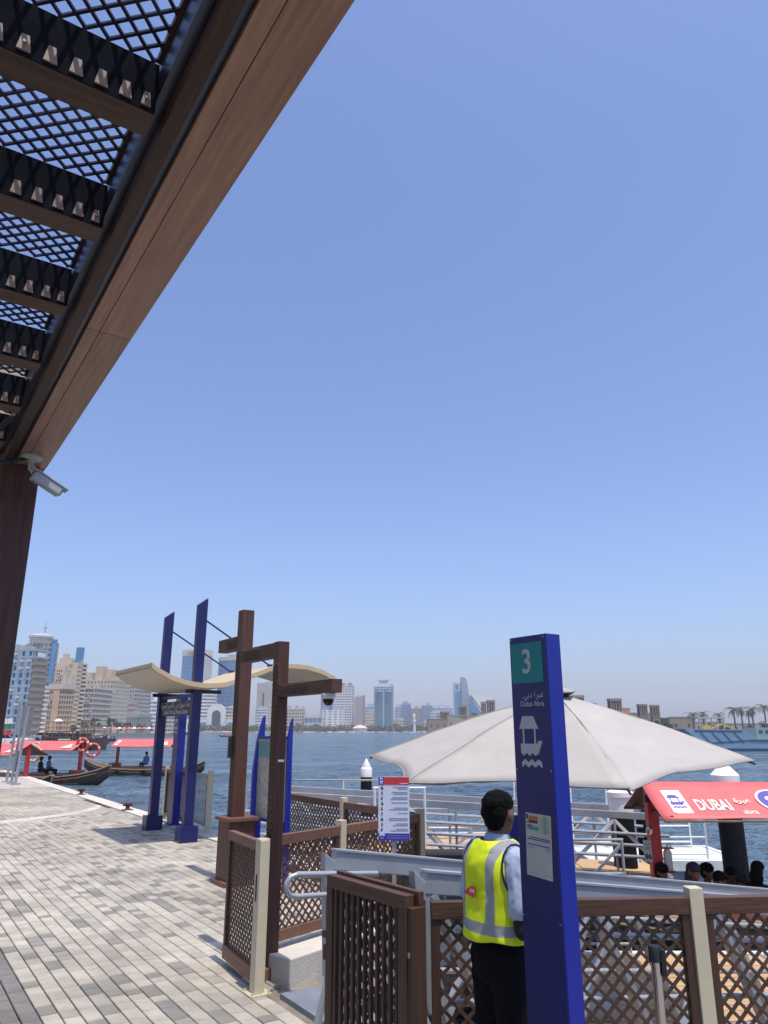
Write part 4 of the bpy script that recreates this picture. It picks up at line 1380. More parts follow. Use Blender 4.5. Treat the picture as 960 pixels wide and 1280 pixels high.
for i, (z, rx, ry) in enumerate(ring):
    for k in range(n):
        a = 2 * math.pi * k / n
        e = abs(math.cos(a)) ** .85 * (1 if math.cos(a) >= 0 else -1); e2 = abs(math.sin(a)) ** .85 * (1 if math.sin(a) >= 0 else -1)
        wob = 1 + .018 * math.sin(a * 5 + z * 9) * max(0, (1.35 - z)) * 2 + .012 * math.sin(a * 9 + z * 21)
        zz = z + (.02 * math.cos(a + .6) + .006 * math.sin(5 * a) if i < 2 else 0)
        vs.v.append((rx * e * wob, ry * e2 * wob + .003, zz))
for i in range(len(ring) - 1):
    for k in range(n):
        k2 = (k + 1) % n
        vs.f.append((i * n + k, i * n + k2, (i + 1) * n + k2, (i + 1) * n + k)); vs.mi.append(0)
vo = vs.build('safety_vest', vm, gd_, smooth=True)
so = vo.modifiers.new('s', 'SOLIDIFY'); so.thickness = .006; so.offset = 0
sb2 = vo.modifiers.new('u', 'SUBSURF'); sb2.levels = 2; sb2.render_levels = 2
vt_ = bpy.data.textures.new('vest_folds', 'CLOUDS'); vt_.noise_scale = .11; vt_.noise_depth = 2
vd_ = vo.modifiers.new('d', 'DISPLACE'); vd_.texture = vt_; vd_.strength = .022; vd_.mid_level = .5; vd_.texture_coords = 'LOCAL'
for s_, sx in ((sR, 1), (sL, -1)):
    pts = []
    for k in range(19):
        a = 2 * math.pi * k / 18
        pts.append((s_.x - sx * .012 + sx * .014 * math.sin(a + .4) * 0 + sx * (.03 * -math.cos(a - math.pi / 2) * .5), s_.y + .084 * math.cos(a), 1.345 + .115 * math.sin(a)))
    MB().tube(pts, .0055, 6).build('arm_binding', M['navy'], vo, smooth=True)
MB().tube([(.083 * math.cos(a / 12 * math.pi), .085 * math.sin(a / 12 * math.pi) + .003, 1.468) for a in range(25)], .004, 6).build('neck_binding', M['navy'], vo, smooth=True)
f = frame((-.018, -.1505, 1.245), (1, 0, 0), (0, .05, 1))
MB().prism([(-.055, -.02), (.045, -.032), (.045, .018), (.03, .022)], f, .003).build('back_logo', M['sign_red'], vo)
f2 = f.copy(); f2.translation += Vector((.028, -.0032, -.004)); text('back_mark', 'RTA', .02, f2, M['white'], vo, depth=.0006, bold=.0005)

def sitter(label, loc, rz, m_top, m_hair='hair', hz_=0., bun=False, group='passengers seated in the boats', lo=False):
    r = thing('person', label, 'person', loc, rz, group)
    c = (0, .02, .72)
    mb = MB(); head(mb, c, hz_); capsule(mb, (0, 0, .5), (0, .01, .66), .055, .05)
    mb.ellipsoid((0, 0, .36), (.15, .1, .2)); mb.ellipsoid((0, 0, .14), (.16, .12, .12))
    for sx in (-1, 1):
        capsule(mb, (sx * .16, 0, .5), (sx * .22, .02, .24), .045, .036); capsule(mb, (sx * .22, .02, .24), (sx * .1, .22, .2), .036, .026)
        capsule(mb, (sx * .1, .22, .2), (sx * .09, .31, .19), .028, .012)
        capsule(mb, (sx * .09, 0, .09), (sx * .11, .40, .08), .075, .055); capsule(mb, (sx * .11, .40, .08), (sx * .11, .40, -.34), .052, .036)
        capsule(mb, (sx * .11, .38, -.38), (sx * .12, .52, -.39), .036, .026)
    organic('body', M['skin'], r, mb, .02 if lo else .012, 2)
    hair(r, c, hz_, bun=bun, full=True, m=m_hair)
    mb = MB(); mb.ellipsoid((0, 0, .36), (.17, .12, .22)); capsule(mb, (-.13, 0, .49), (.13, 0, .49), .065, .065); mb.ellipsoid((0, 0, .14), (.175, .13, .12))
    for sx in (-1, 1): capsule(mb, (sx * .16, 0, .5), (sx * .215, .02, .28), .06, .052)
    organic('top', m_top, r, mb, .018 if lo else .012, 2, .01)
    mb = MB()
    for sx in (-1, 1):
        capsule(mb, (sx * .09, 0, .09), (sx * .11, .40, .08), .088, .07); capsule(mb, (sx * .11, .40, .08), (sx * .11, .40, -.3), .07, .055)
    organic('trousers', M['trousers'], r, mb, .018 if lo else .012, 2)
    return r

# ================================================================ ABRA BOATS
def abra(label, loc, rz, number='96', near=False, roof_len=4.6, group='wooden ferry boats with red roofs'):
    r = thing('ferry_boat', label, 'boat', loc, rz, group)
    secs = [(-4.3, .10, .45, 1.0), (-3.9, .45, .1, .78), (-3.2, .78, -.15, .62), (-2, .98, -.25, .50), (0, 1.05, -.28, .45), (1.8, .98, -.25, .50), (3, .72, -.12, .64), (3.9, .32, .15, .86), (4.5, .04, .55, 1.12)]
    mb = MB(); prof_ = lambda hw, k, g: [(-hw, g), (-hw * .92, g * .45 + k * .55), (-hw * .55, k * .85 + g * .15), (0, k), (hw * .55, k * .85 + g * .15), (hw * .92, g * .45 + k * .55), (hw, g)]
    for x, hw, k, g in secs:
        for y, z in prof_(hw, k, g): mb.v.append((x, y, z))
    for i in range(len(secs) - 1):
        for j in range(6):
            mb.f.append((i * 7 + j, i * 7 + j + 1, (i + 1) * 7 + j + 1, (i + 1) * 7 + j)); mb.mi.append(0)
    mb.f.append(tuple(range(7))); mb.f.append(tuple(len(mb.v) - 7 + k for k in range(7))[::-1]); mb.mi += [0, 0]
    h_ = mb.build('hull', M['hull'], r, smooth=True)
    s_ = h_.modifiers.new('s', 'SOLIDIFY'); s_.thickness = .05
    for sy in (-1, 1):
        MB().tube([(x, sy * hw, g + .02) for x, hw, k, g in secs], .05, 6).build('gunwale', M['hull_rim'], r, smooth=True)
        MB().tube([(x, sy * (hw * .985 + .02), g - .13) for x, hw, k, g in secs[1:-1]], .028, 6).build('rubbing_strake', M['hull_rim'], r, smooth=True)
    dk = MB()
    for x, hw, k, g in secs[1:-1]:
        dk.v.append((x, -hw * .93, g - .12)); dk.v.append((x, hw * .93, g - .12))
    for i in range(len(secs) - 3):
        dk.f.append((2 * i, 2 * i + 2, 2 * i + 3, 2 * i + 1)); dk.mi.append(0)
    o = dk.build('deck', M['varnish'], r); s_ = o.modifiers.new('s', 'SOLIDIFY'); s_.thickness = .04
    B('bench', M['varnish'], -1.9, 1.7, -.33, .33, .3, .62, r, bevel=.02)
    B('cabin_side', M['varnish'], -2.1, 2.1, -.97, -.92, .35, .62, r); B('cabin_side', M['varnish'], -2.1, 2.1, .92, .97, .35, .62, r)
    hl = roof_len / 2
    hw_, ze, zr = .9, (1.79 if near else 1.90), (2.24 if near else 2.40)
    for sx in (-1, 1):
        B('roof_post', M['red_paint'], sx * (hl - .14) - .08, sx * (hl - .14) + .08, -.08, .08, .3, zr - .05, r, bevel=.008)
        MB().bar((sx * (hl - .14), -.84, ze + .02), (sx * (hl - .14), .84, ze + .02), .05, .05).build('roof_tie', M['wood_y'], r)
    for sy in (-1, 1):
        mb = MB(); nx_, ny_ = 24, 6
        for i in range(nx_ + 1):
            for j in range(ny_ + 1):
                x = -hl + roof_len * i / nx_; q = j / ny_
                z = zr + (ze - zr) * q - .02 * math.sin(math.pi * q) + .005 * math.sin(x * 4.3 + j) * q + (.03 * abs(math.sin(x * 1.37)) * q if j == ny_ else 0)
                mb.v.append((x, sy * hw_ * q, z - .012 * math.sin(math.pi * i / nx_)))
        for i in range(nx_):
            for j in range(ny_):
                a = i * (ny_ + 1) + j
                mb.f.append((a, a + 1, a + ny_ + 2, a + ny_ + 1)); mb.mi.append(0)
        o = mb.build('roof_sheet', [M['red_tarp'], M['brown_canvas']], r, smooth=True)
        s_ = o.modifiers.new('s', 'SOLIDIFY'); s_.thickness = .012; s_.offset = -1; s_.material_offset = 1
        MB().tube([(-hl, sy * hw_, ze - .02), (hl, sy * hw_, ze - .02)], .018, 6).build('eave_rope', M['brown_canvas'], o)
        right = (1, 0, 0) if sy < 0 else (-1, 0, 0)
        up = Vector((0, -sy * hw_, zr - ze)).normalized()
        def F(xc, q):
            f = frame((0, 0, 0), right, up)
            base = Vector((xc, sy * hw_ * q, zr + (ze - zr) * q)); base.z -= .024 if near else .01
            f.translation = base + Vector(f.col[2][:3]) * (.010 if near else .03)
            return f
        sg_ = 1 if sy < 0 else -1
        f = F(sg_ * (-hl + .36), .52)
        MB().prism([(-.14, -.3), (.14, -.3), (.14, .3), (-.14, .3)], f, .002).build('logo_panel', M['print_white'], o)
        f3 = f @ Matrix.Translation((-.01, -.06, .0025)); boat_icon(f3, .2, M['print_purple'], o, 'logo_mark')
        if near or sy < 0:
            text('roof_name', 'DUBAI', .38, F(sg_ * (-hl + .86), .62), M['print_white'], o, squeeze=.46, bold=.010)
            text('roof_name', 'abra', .15, F(sg_ * (-hl + 1.32), .78), M['print_white'], o, squeeze=.8, bold=.003)
            text('roof_name', arabic('\u0639\u0628\u0631\u0629'), .15, F(sg_ * (-hl + 1.32), .5), M['print_white'], o, bold=.006)
            f = F(sg_ * (-hl + 1.82), .5)
            MB().prism([(.27 * math.cos(a * math.pi / 16), .30 * math.sin(a * math.pi / 16)) for a in range(32)], f, .002).build('number_disc', M['print_white'], o)
            MB().prism([(.235 * math.cos(a * math.pi / 16), .26 * math.sin(a * math.pi / 16)) for a in range(32)], f @ Matrix.Translation((0, 0, .0022)), .001).build('number_disc', M['print_purple'], o)
            text('roof_number', number, .27, f @ Matrix.Translation((0, 0, .0035)), M['print_white'], o, depth=.001, bold=.006)
        if not near:
            MB().prism([(-.35, -.28), (.45, -.28), (.2, .2)], F(sg_ * (hl - .7), .5), .002).build('roof_patch', M['print_white'], o)
    if near:
        for sx in (-1,):
            mb = MB(); mb.prism([(-hw_ * .9, ze - .0), (hw_ * .9, ze - .0), (0, zr - .09)], frame((sx * (hl - .9), 0, 0), (0, -1, 0)), .012); mb.build('inner_curtain', M['brown_canvas'], r)
    for x in (-2.4, -.6, 1.3):
        for sy in (-1, 1):
            mb = MB(); mb.tube([(x + .2 * math.cos(a * math.pi / 8), sy * 1.10, .25 + .2 * math.sin(a * math.pi / 8)) for a in range(17)], .06, 8, cap=False); mb.build('tyre', M['black'], r, smooth=True)
    for z_ in (.08, .2):
        for sy in (-1, 1): MB().tube([(x, sy * (hw * (.93 + .1 * z_) + .012), z_) for x, hw, k, g in secs[2:-2]], .012, 5).build('plank_seam', M['hull_rim'], r)
    for q in range(5): B('thwart', M['hull_rim'], -3.1 + q * .22, -2.95 + q * .22, -.6, .6, .47, .5, r)
    B('engine_box', M['varnish'], 1.9, 2.5, -.3, .3, .36, .85, r, bevel=.02)
    MB().tube([(-3.6, 0, .6), (-4.3, .1, .95)], .03, 6).build('tiller', M['varnish'], r)
    return r

def lifebuoy(label, loc, rot, m, R_=.33):
    mb = MB(); pts = [(R_ * math.cos(a * math.pi / 12), 0, R_ * math.sin(a * math.pi / 12)) for a in range(25)]
    mb.tube(pts, .075, 8, cap=False)
    r = thing('lifebuoy', label, 'lifebuoy', loc, 0, 'life rings on the boats'); r.rotation_euler = rot
    mb.build('ring', m, r, smooth=True)
    for k in range(4):
        a = k * math.pi / 2 + .4
        MB().tube([(R_ * math.cos(a - .12), 0, R_ * math.sin(a - .12)), (R_ * math.cos(a + .12), 0, R_ * math.sin(a + .12))], .079, 8).build('band', M['white'], r)
    return r

WZ = -1.0
b96 = abra('ferry boat with red roof marked 96, moored at the near pontoon', (6.22, 12.0, WZ), 0, '96', True)
B('post_sign', M['paper'], -2.36, -2.24, -.09, -.083, 1.12, 1.42, b96)
text('post_number', '96', .10, frame((-2.30, -.0905, 1.19), (1, 0, 0)), M['ink'], b96, bold=.004)
text('post_text', 'RENTAL', .032, frame((-2.30, -.0905, 1.36), (1, 0, 0)), M['ink'], b96, depth=.001)
text('post_text', 'ABRA', .032, frame((-2.30, -.0905, 1.31), (1, 0, 0)), M['ink'], b96, depth=.001)
MB().lathe([(.04, 0), (.05, .03), (.05, .08), (.03, .1)], c=(-2.26, -.12, 1.5), n=12).build('horn', M['bolt'], b96, smooth=True)
MB().lathe([(.035, 0), (.04, .05), (.04, .1)], c=(-2.25, -.12, 1.95), n=12).build('lamp', M['black'], b96, smooth=True)
fe = thing('fire_extinguisher', 'small fire extinguisher in a red cage on the red boat post', 'extinguisher', (6.22 - 2.0, 11.95, WZ + 1.0))
MB().lathe([(.055, 0), (.06, .02), (.06, .25), (.03, .3), (.02, .33)], n=14).build('bottle', M['print_white'], fe, smooth=True)
B('cage', M['red_paint'], -.08, .08, -.07, .07, -.02, .0, fe); B('cage', M['red_paint'], -.08, .08, -.07, .07, .30, .315, fe)
MB().tube([(0, 0, .33), (.03, 0, .37), (.06, 0, .33)], .01, 6).build('handle', M['yellow'], fe)
random.seed(5)
dk_ = mat('navy_cloth', (.03, .035, .07), .9); wcl = mat('white_cloth', (.6, .6, .6), .9); rcl = mat('maroon_cloth', (.2, .03, .04), .9); bcl = mat('blue_cloth', (.10, .2, .42), .9)
gc = mat('grey_cloth', (.22, .22, .25), .9)
for (u_, Y_, rz_, m_, bun_, lab) in (
    (826, 9.9, 180, M['black_cloth'], False, 'passenger in dark clothes, first from the left under the red roof marked 96'),
    (866, 9.55, 160, dk_, False, 'passenger in navy top, second from the left under the red roof marked 96'),
    (882, 10.0, 180, gc, False, 'passenger in grey top, third from the left under the red roof marked 96'),
    (911, 10.3, 190, rcl, False, 'passenger in maroon top in front of the black pile, under the red roof'),
    (945, 9.7, -70, M['black_cloth'], True, 'passenger with black headscarf facing right, at the right end of the boat'),
    (896, 9.6, 200, wcl, False, 'passenger in white top sitting low between the others in boat 96'),
    (924, 9.9, 170, bcl, False, 'passenger in blue top sitting low right of the black pile')):
    Y_ *= 1.2
    p = spot(u_, 1083, Y_)
    zt = p.z if u_ not in (896, 924) else p.z - .12
    sitter(lab, (p.x, Y_, zt - .80 + random.uniform(-.03, .03)), rad(rz_), m_, bun=bun_ or u_ in (866, 924), hz_=random.uniform(-.9, .9), m_hair={866: 'scarf', 924: 'black_cloth'}.get(u_, 'hair'))
# boats at the far quay, left
def place(u, Y): return Vector((spot(u, 965, Y).x, Y, WZ))
bA = abra('red-roofed ferry boat moored by the quay at far left, with its life rings', place(58, 44), rad(-22), '21', False, 5.0)
bB = abra('red-roofed ferry boat afloat between the far left boat and the shelter', place(180, 52), rad(168), '34', False, 4.4)
def rel(o, x, y, z): return o.matrix_basis @ Vector((x, y, z)) if False else (Matrix.Translation(o.location) @ Matrix.Rotation(o.rotation_euler.z, 4, 'Z') @ Vector((x, y, z)))
lifebuoy('pink-red life ring at the right end of the far left boat roof, upper one', rel(bA, 2.62, -.25, 2.2), (0, 0, rad(-10)), M['orange'])
lifebuoy('pink-red life ring at the right end of the far left boat roof, lower one', rel(bA, 2.75, .45, 1.9), (0, 0, rad(20)), M['orange'])
lifebuoy('yellow life ring under the gable of the far left boat', spot(42, 942, 41), (0, 0, rad(-10)), M['yellow'], .38)
sitter('boatman in pale blue shirt sitting in the far left boat', rel(bA, .4, -.3, .75), rad(-90), bcl, lo=True, group=None)
sitter('boatman in dark shirt beside the pale blue one in the far left boat', rel(bA, -.3, -.2, .7), rad(-90), M['black_cloth'], lo=True, group=None)
sitter('boatman in pale blue shirt sitting in the second boat, left of the shelter post', rel(bB, -.2, .2, .75), rad(60), bcl, lo=True, group=None)
b3 = copy_tree(bB); b3.location = place(284, 330); b3.rotation_euler.z = rad(10); b3['label'] = 'small ferry boat crossing the open water left of the brown gate post'
b3 = copy_tree(bB); b3.location = place(6, 36); b3.rotation_euler.z = rad(-40); b3['label'] = 'ferry boat half cut off at the left edge, behind the grey sign poles'

# fenders and rope on the near pontoon
for k, (x, y) in enumerate(((2.3, 10.72), (4.6, 10.72), (6.9, 10.72), (3.4, 7.12))):
    o = thing('fender', ['black fender hanging on the near pontoon edge, left one beside the boat', 'black fender on the near pontoon edge at the boat middle', 'black fender on the near pontoon edge at the boat stern', 'black fender on the side of the near pontoon that faces the quay'][k], 'fender', (x, y + (.06 if y > 10 else -.06), -1.15), 0, 'black fenders of the near pontoon')
    MB().lathe([(.03, 0), (.11, .06), (.12, .15), (.12, .42), (.08, .5), (.02, .56)], n=14).build('body', M['black'], o, smooth=True)
    MB().tube([(0, 0, .56), (0, 0, .62)], .012, 6).build('rope', M['white_dirty'], o)
pts = []
for k in range(70):
    a = k * .42; r_ = .12 + .0035 * k
    pts.append((r_ * math.cos(a), r_ * math.sin(a), .02 + .012 * (k % 15) / 15))
rp = MB().tube(pts, .014, 6).build('rope_coil', M['white_dirty'], loc=(5.2, 9.9, PZ + .01), smooth=True)
tag(rp, 'coil of pale mooring rope lying on the near tan pontoon', 'rope')
rp = MB().tube([(2.1, 10.6, PZ + .05), (2.3, 10.9, PZ - .06), (2.6, 11.3, -.45), (2.7, 11.7, -.25)], .014, 6).build('mooring_rope', M['white_dirty'], smooth=True)
tag(rp, 'mooring rope from the near pontoon to the bow of boat 96', 'rope')
for k, (x, y) in enumerate(((2.1, 10.55), (7.3, 10.55))):
    o = thing('cleat', ['left', 'right'][k] + ' steel mooring cleat on the boat side of the near pontoon', 'cleat', (x, y, PZ), 0, 'mooring cleats of the near pontoon')
    MB().tube([(-.12, 0, .09), (.12, 0, .09)], .02, 8).build('horn', M['bolt'], o, smooth=True); B('foot', M['bolt'], -.05, .05, -.03, .03, .02, .08, o)
# ================================================================ FAR BANKS
fb = MB()
fp = [(-420, 640), (-170, 700), (-100, 740), (60, 760), (140, 640), (200, 520), (235, 430), (300, 330), (420, 250), (900, 200), (3500, 600), (3500, 5500), (-3000, 5500), (-3000, 900)]
fb.prism([(x, y) for x, y in fp], Matrix.Translation((0, 0, -2.5)), 2.6)
fb.build('far_bank', M['sand'], kind='structure')

def K(u): return (u - 480) / 959.4
BM = {}
def bmat(key, c, rough=.7, var=.06, metal=0., spec=.5):
    if key not in BM: BM[key] = mat('facade_' + key, c, rough, metal, var, .15, spec=spec)
    return BM[key]
GL = dict(g=('dark_glazing', (.05, .07, .1)), b=('blue_glazing', (.08, .24, .44)), t=('teal_glazing', (.07, .17, .25)), d=('black_glazing', (.03, .035, .05)), n=('grey_glazing', (.14, .17, .22)))
def glazing(k):
    n, c = GL[k]
    if n not in BM: BM[n] = mat(n, c, .22, .0, .18, .08, spec=.6)
    return BM[n]

def building(label, uc, v_top, Y, u0=None, u1=None, r=0., wall=('beige', (.5, .42, .32)), gl='g', floors=10, cols=6, band=.5, pier=.35, side_cols=None, depth=18., group=None,
             top=None, blank_left=0., name='building', slab_out=.25, indiv=True, z0=0.):
    """corner nearest the viewer at bearing uc; left face to u0, right face to u1"""
    rr = rad(r); Xc, Yc = K(uc) * Y, Y
    ztop = spot(uc, v_top, Y).z
    k0 = K(u0) if u0 is not None else None
    L1 = (Xc - k0 * Yc) / (math.cos(rr) + k0 * math.sin(rr)) if u0 is not None else 12.
    L2 = depth
    if u1 is not None:
        k1 = K(u1); dd = math.sin(rr) - k1 * math.cos(rr)
        if dd > .01: L2 = (k1 * Yc - Xc) / dd
    root = thing(name, label, 'building', (Xc, Yc, z0), -rr, group)
    wm_ = bmat(*wall); Hh = ztop - z0
    B('glazing', glazing(gl), -L1 + .3, -.3, .3, L2 - .3, 0, Hh - .4, root)
    fh = Hh / floors
    for k in range(floors + 1):
        za = max(0, k * fh - fh * band * .5); zb = min(Hh, k * fh + fh * band * .5)
        o = slab_out
        if zb - za < .05: continue
        B('floor_band', wm_, -L1 - (o - .25), o - .25, -(o - .25), L2 + (o - .25), za, zb, root)
    if pier > 0:
        mb = MB()
        n = cols; wdt = L1 / n
        for k in range(n + 1):
            x = -L1 + k * wdt
            hw = wdt * pier / 2
            mb.box(max(-L1 + .02, x - hw), min(-.02, x + hw), .02, .32, .02, Hh - .02)
        n = side_cols or max(2, int(cols * L2 / max(L1, 1)))
        n = min(n, 30); wdt = L2 / n
        for k in range(n + 1):
            y = k * wdt; hw = wdt * pier / 2
            mb.box(-.32, -.02, max(.02, y - hw), min(L2 - .02, y + hw), .03, Hh - .03)
        mb.build('piers', wm_, root, kind='stuff')
    if blank_left:
        B('blank_wall', wm_, -L1 - .03, -L1 * (1 - blank_left), -.04, L2 * .5, 0, Hh - .1, root)
    B('roof', wm_, -L1 + .05, -.05, .05, L2 - .05, Hh - .3, Hh + .25, root)
    pm = MB(); rr_2 = random.Random(int(uc * 7 + v_top))
    for _ in range(rr_2.randint(4, 9)):
        x = -L1 * rr_2.uniform(.08, .9); y = L2 * rr_2.uniform(.05, .8); a_ = rr_2.uniform(.4, 1.4) * (1 + Y / 500); h_ = rr_2.uniform(.5, 1.6) * (1 + Y / 900)
        pm.box(x, min(x + a_, -.1), y, y + a_, Hh + .26, Hh + .26 + h_)
    x = -L1 * rr_2.uniform(.2, .8); pm.tube([(x, L2 * .3, Hh), (x, L2 * .3, Hh + rr_2.uniform(2, 5))], .06 + Y / 9000, 5)
    pm.build('roof_plant', bmat('plant_grey', (.36, .37, .38)), root, kind='stuff')
    if indiv and floors > 4:
        ac = MB()
        for _ in range(int(floors * 1.5)):
            k = rr_2.randrange(1, floors); x = -L1 * (rr_2.randrange(cols) + .5) / max(1, cols)
            ac.box(x - .45, x + .45, -.5, .05, k * fh + fh * .3, k * fh + fh * .3 + .7)
        ac.build('air_conditioners', bmat('unit_white', (.5, .5, .48)), root, kind='stuff')
    return root, L1, L2, Hh, wm_
random.seed(21)
def roofbox(b, fx0, fx1, fy0, fy1, h, m=None, name='roof_block', z=0):
    root, L1, L2, Hh, wm_ = b
    return B(name, m or wm_, -L1 * fx1, -L1 * fx0, L2 * fy0, L2 * fy1, Hh + .2 + z, Hh + .25 + h + z, root)

CREAM = ('cream', (.56, .46, .33)); BEIGE = ('beige', (.52, .42, .30)); WHITE = ('white', (.66, .66, .64)); PALEB = ('pale_blue', (.42, .50, .58))
BROWN = ('brown_grey', (.27, .235, .20)); TAN = ('tan', (.52, .37, .24)); GREY = ('grey', (.42, .42, .42)); MAUVE = ('mauve', (.36, .31, .33)); SAND = ('sandstone', (.40, .34, .27))
STONE = ('pale_stone_wall', (.54, .48, .39)); PINKW = ('pink_stone', (.52, .40, .34))
# ---- left bank, near to far
b = building('pale blue office slab with brown gridded side, tallest at the left edge', 30, 812, 190, u0=-14, u1=47, r=21, wall=('dusty_blue', (.27, .36, .44)), gl='t', floors=12, cols=5, band=.35, pier=.6, group=None)
root, L1, L2, Hh, _ = b
mb = MB()
for k in range(14): mb.box(.0, .45, .3 + k * L2 / 14, .3 + k * L2 / 14 + L2 / 14 * .55, 1, Hh * .9)
mb.build('side_panels', bmat(*BROWN), root, kind='stuff')
for k in range(12): B('side_band', bmat(*BROWN), .02, .5, .1, L2 - .1, Hh * .9 * k / 12, Hh * .9 * k / 12 + Hh * .035, root)
B('roof_sign', bmat(*WHITE), .5, .6, L2 * .15, L2 * .75, Hh * .92, Hh * .97, root)
b = building('blue-grey tower with round crown and antenna behind the pale blue slab', 46, 803, 330, u0=18, u1=61, r=30, wall=SAND, gl='b', floors=18, cols=6, band=.3, pier=.5)
root, L1, L2, Hh, _ = b
MB().lathe([(L1 * .30, 0), (L1 * .30, 2.4), (L1 * .34, 2.5), (L1 * .34, 3.3), (L1 * .2, 4.2)], c=(-L1 * .5, L2 * .3, Hh), n=24).build('crown', bmat(*GREY), root)
MB().tube([(-L1 * .42, L2 * .4, Hh + 5), (-L1 * .42, L2 * .4, Hh + 10)], .25, 6).build('antenna', bmat(*GREY), root)
MB().tube([(-L1 * .42 - 1.2, L2 * .4, Hh + 7.2), (-L1 * .42 + 1.2, L2 * .4, Hh + 7.2)], .35, 6).build('antenna', bmat(*GREY), root)
MB().lathe([(L2 * .2, 0), (L2 * .2, Hh * 1.02), (L2 * .24, Hh * 1.02), (L2 * .24, Hh * 1.04)], c=(0, L2 * .55, 0), n=20).build('corner_drum', glazing('b'), root)
b = building('brown-grey block with white slanting balcony bands, right of the pale blue slab', 44, 858, 235, u0=30, u1=52, r=24, wall=WHITE, gl='d', floors=11, cols=3, band=.38, pier=0, slab_out=.9)
b = building('cream tower with stacked dark window bands and a blue box on its roof', 88, 829, 310, u0=61, u1=101, r=22, wall=CREAM, gl='d', floors=17, cols=5, band=.55, pier=.0, blank_left=1.)
root, L1, L2, Hh, wm_ = b
mb = MB()
for k in range(14): mb.box(-L1 * .45, -L1 * .42, -.08, 0, Hh * (.3 + k * .045), Hh * (.32 + k * .045))
for c in range(3):
    for k in range(14): mb.box(-L1 * (.95 - c * .1), -L1 * (.90 - c * .1), -.1, 0, Hh * (.3 + k * .045), Hh * (.325 + k * .045))
mb.build('windows', glazing('d'), root, kind='stuff')
roofbox(b, .1, .3, .3, .7, 6.5, glazing('b'), 'roof_box'); roofbox(b, .55, .95, .1, .8, 2.2); roofbox(b, .7, .85, .2, .6, 4.)
b = building('tan balcony block with pale roof rim in front of the cream tower', 72, 862, 260, u0=49, u1=88, r=20, wall=TAN, gl='n', floors=9, cols=7, band=.35, pier=.35)
root, L1, L2, Hh, wm_ = b
B('roof_rim', bmat(*STONE), -L1 - .3, .3, -.3, L2 + .3, Hh + .26, Hh + 2., root)
B('tan_shaft', bmat(*TAN), -L1 * .42, -L1 * .1, -.5, .1, 0, Hh * .98, root)
b = building('grey glass-fronted block with horizontal bands right of the cream tower', 112, 860, 330, u0=94, u1=None, r=6, wall=STONE, gl='n', floors=9, cols=5, band=.35, pier=.12)
b = building('large beige classical block with two roof pavilions', 136, 850, 420, u0=98, u1=None, r=10, wall=BEIGE, gl='d', floors=12, cols=9, band=.5, pier=.6)
roofbox(b, .1, .28, 0, .4, 5.5); roofbox(b, .45, .7, .1, .4, 7.5); roofbox(b, .78, .95, 0, .4, 4)
b = building('grey-beige punched-window block in front of the classical one', 135, 855 + 10, 380, u0=112, u1=None, r=8, wall=STONE, gl='d', floors=10, cols=7, band=.45, pier=.6)
b = building('beige office block with fine window rows, left of the wavy roof tip', 167, 857, 480, u0=134, u1=None, r=12, wall=('warm_grey', (.42, .37, .31)), gl='n', floors=12, cols=10, band=.45, pier=.3)
roofbox(b, .5, .95, .1, .6, 4)
b = building('low pinkish block among the trees below the beige office block', 153, 878, 430, u0=134, u1=None, r=5, wall=PINKW, gl='n', floors=6, cols=6, band=.45, pier=.3)
b = building('low grey-green arcaded hall beside the white striped block', 172, 893, 420, u0=151, u1=None, r=5, wall=('green_grey', (.32, .33, .29)), gl='n', floors=1, cols=7, band=.3, pier=.35)
b = building('white block with blue window strips left of the left shelter post', 199, 876, 540, u0=163, u1=206, r=8, wall=WHITE, gl='b', floors=8, cols=6, band=.5, pier=.06)
roofbox(b, .1, .3, .2, .6, 2.5); roofbox(b, .5, .7, .2, .6, 1.8)
b = building('pinkish-white low office between the shelter posts', 222, 880, 560, u0=205, u1=None, r=5, wall=('pale_pink', (.56, .48, .44)), gl='n', floors=7, cols=4, band=.45, pier=.15)
# ---- across the water, centre
b = building('dark blue glass tower with white cap behind the shelter posts', 246, 812, 800, u0=221, u1=260, r=30, wall=('blue_mullion', (.12, .28, .46)), gl='b', floors=20, cols=8, band=.12, pier=.06)
root, L1, L2, Hh, _ = b
B('cap', bmat(*STONE), -L1 - .2, .2, -.2, L2 + .2, Hh - 5.5, Hh + .6, root)
B('side_wall', bmat(*GREY), -.1, .5, .5, L2 - .5, 0, Hh - 6, root)
B('roof_letters', bmat(*BROWN), -L1 * .7, -L1 * .15, -.5, -.25, Hh - 4, Hh - 1.6, root)
b = building('second blue glass tower with stone flanks left of the taller brown post', 289, 821, 820, u0=268, u1=302, r=26, wall=('blue_mullion', (.12, .28, .46)), gl='b', floors=19, cols=8, band=.12, pier=.06)
root, L1, L2, Hh, _ = b
B('cap', bmat(*STONE), -L1 - .2, .2, -.2, L2 + .2, Hh - 3.5, Hh + .4, root)
roofbox(b, .1, .6, .2, .6, 3, bmat(*GREY))
for q in (.1, .55): B('stone_pier', bmat(*PALEB), -.1, .55, L2 * q, L2 * (q + .3), 0, Hh - 3.6, root)
b = building('white stepped office at the foot of the blue glass towers', 264, 868, 780, u0=245, u1=None, r=0, wall=WHITE, gl='g', floors=11, cols=5, band=.5, pier=.1)
b = building('low white office with terraces right of the arched hall', 300, 884, 770, u0=277, u1=None, r=0, wall=STONE, gl='g', floors=7, cols=6, band=.5, pier=.15)
ar = thing('building', 'white hall with a tall round arch between the blue glass towers', 'building', (K(270) * 765, 765, 0))
mb = MB(); Wd = 18; hh = 27
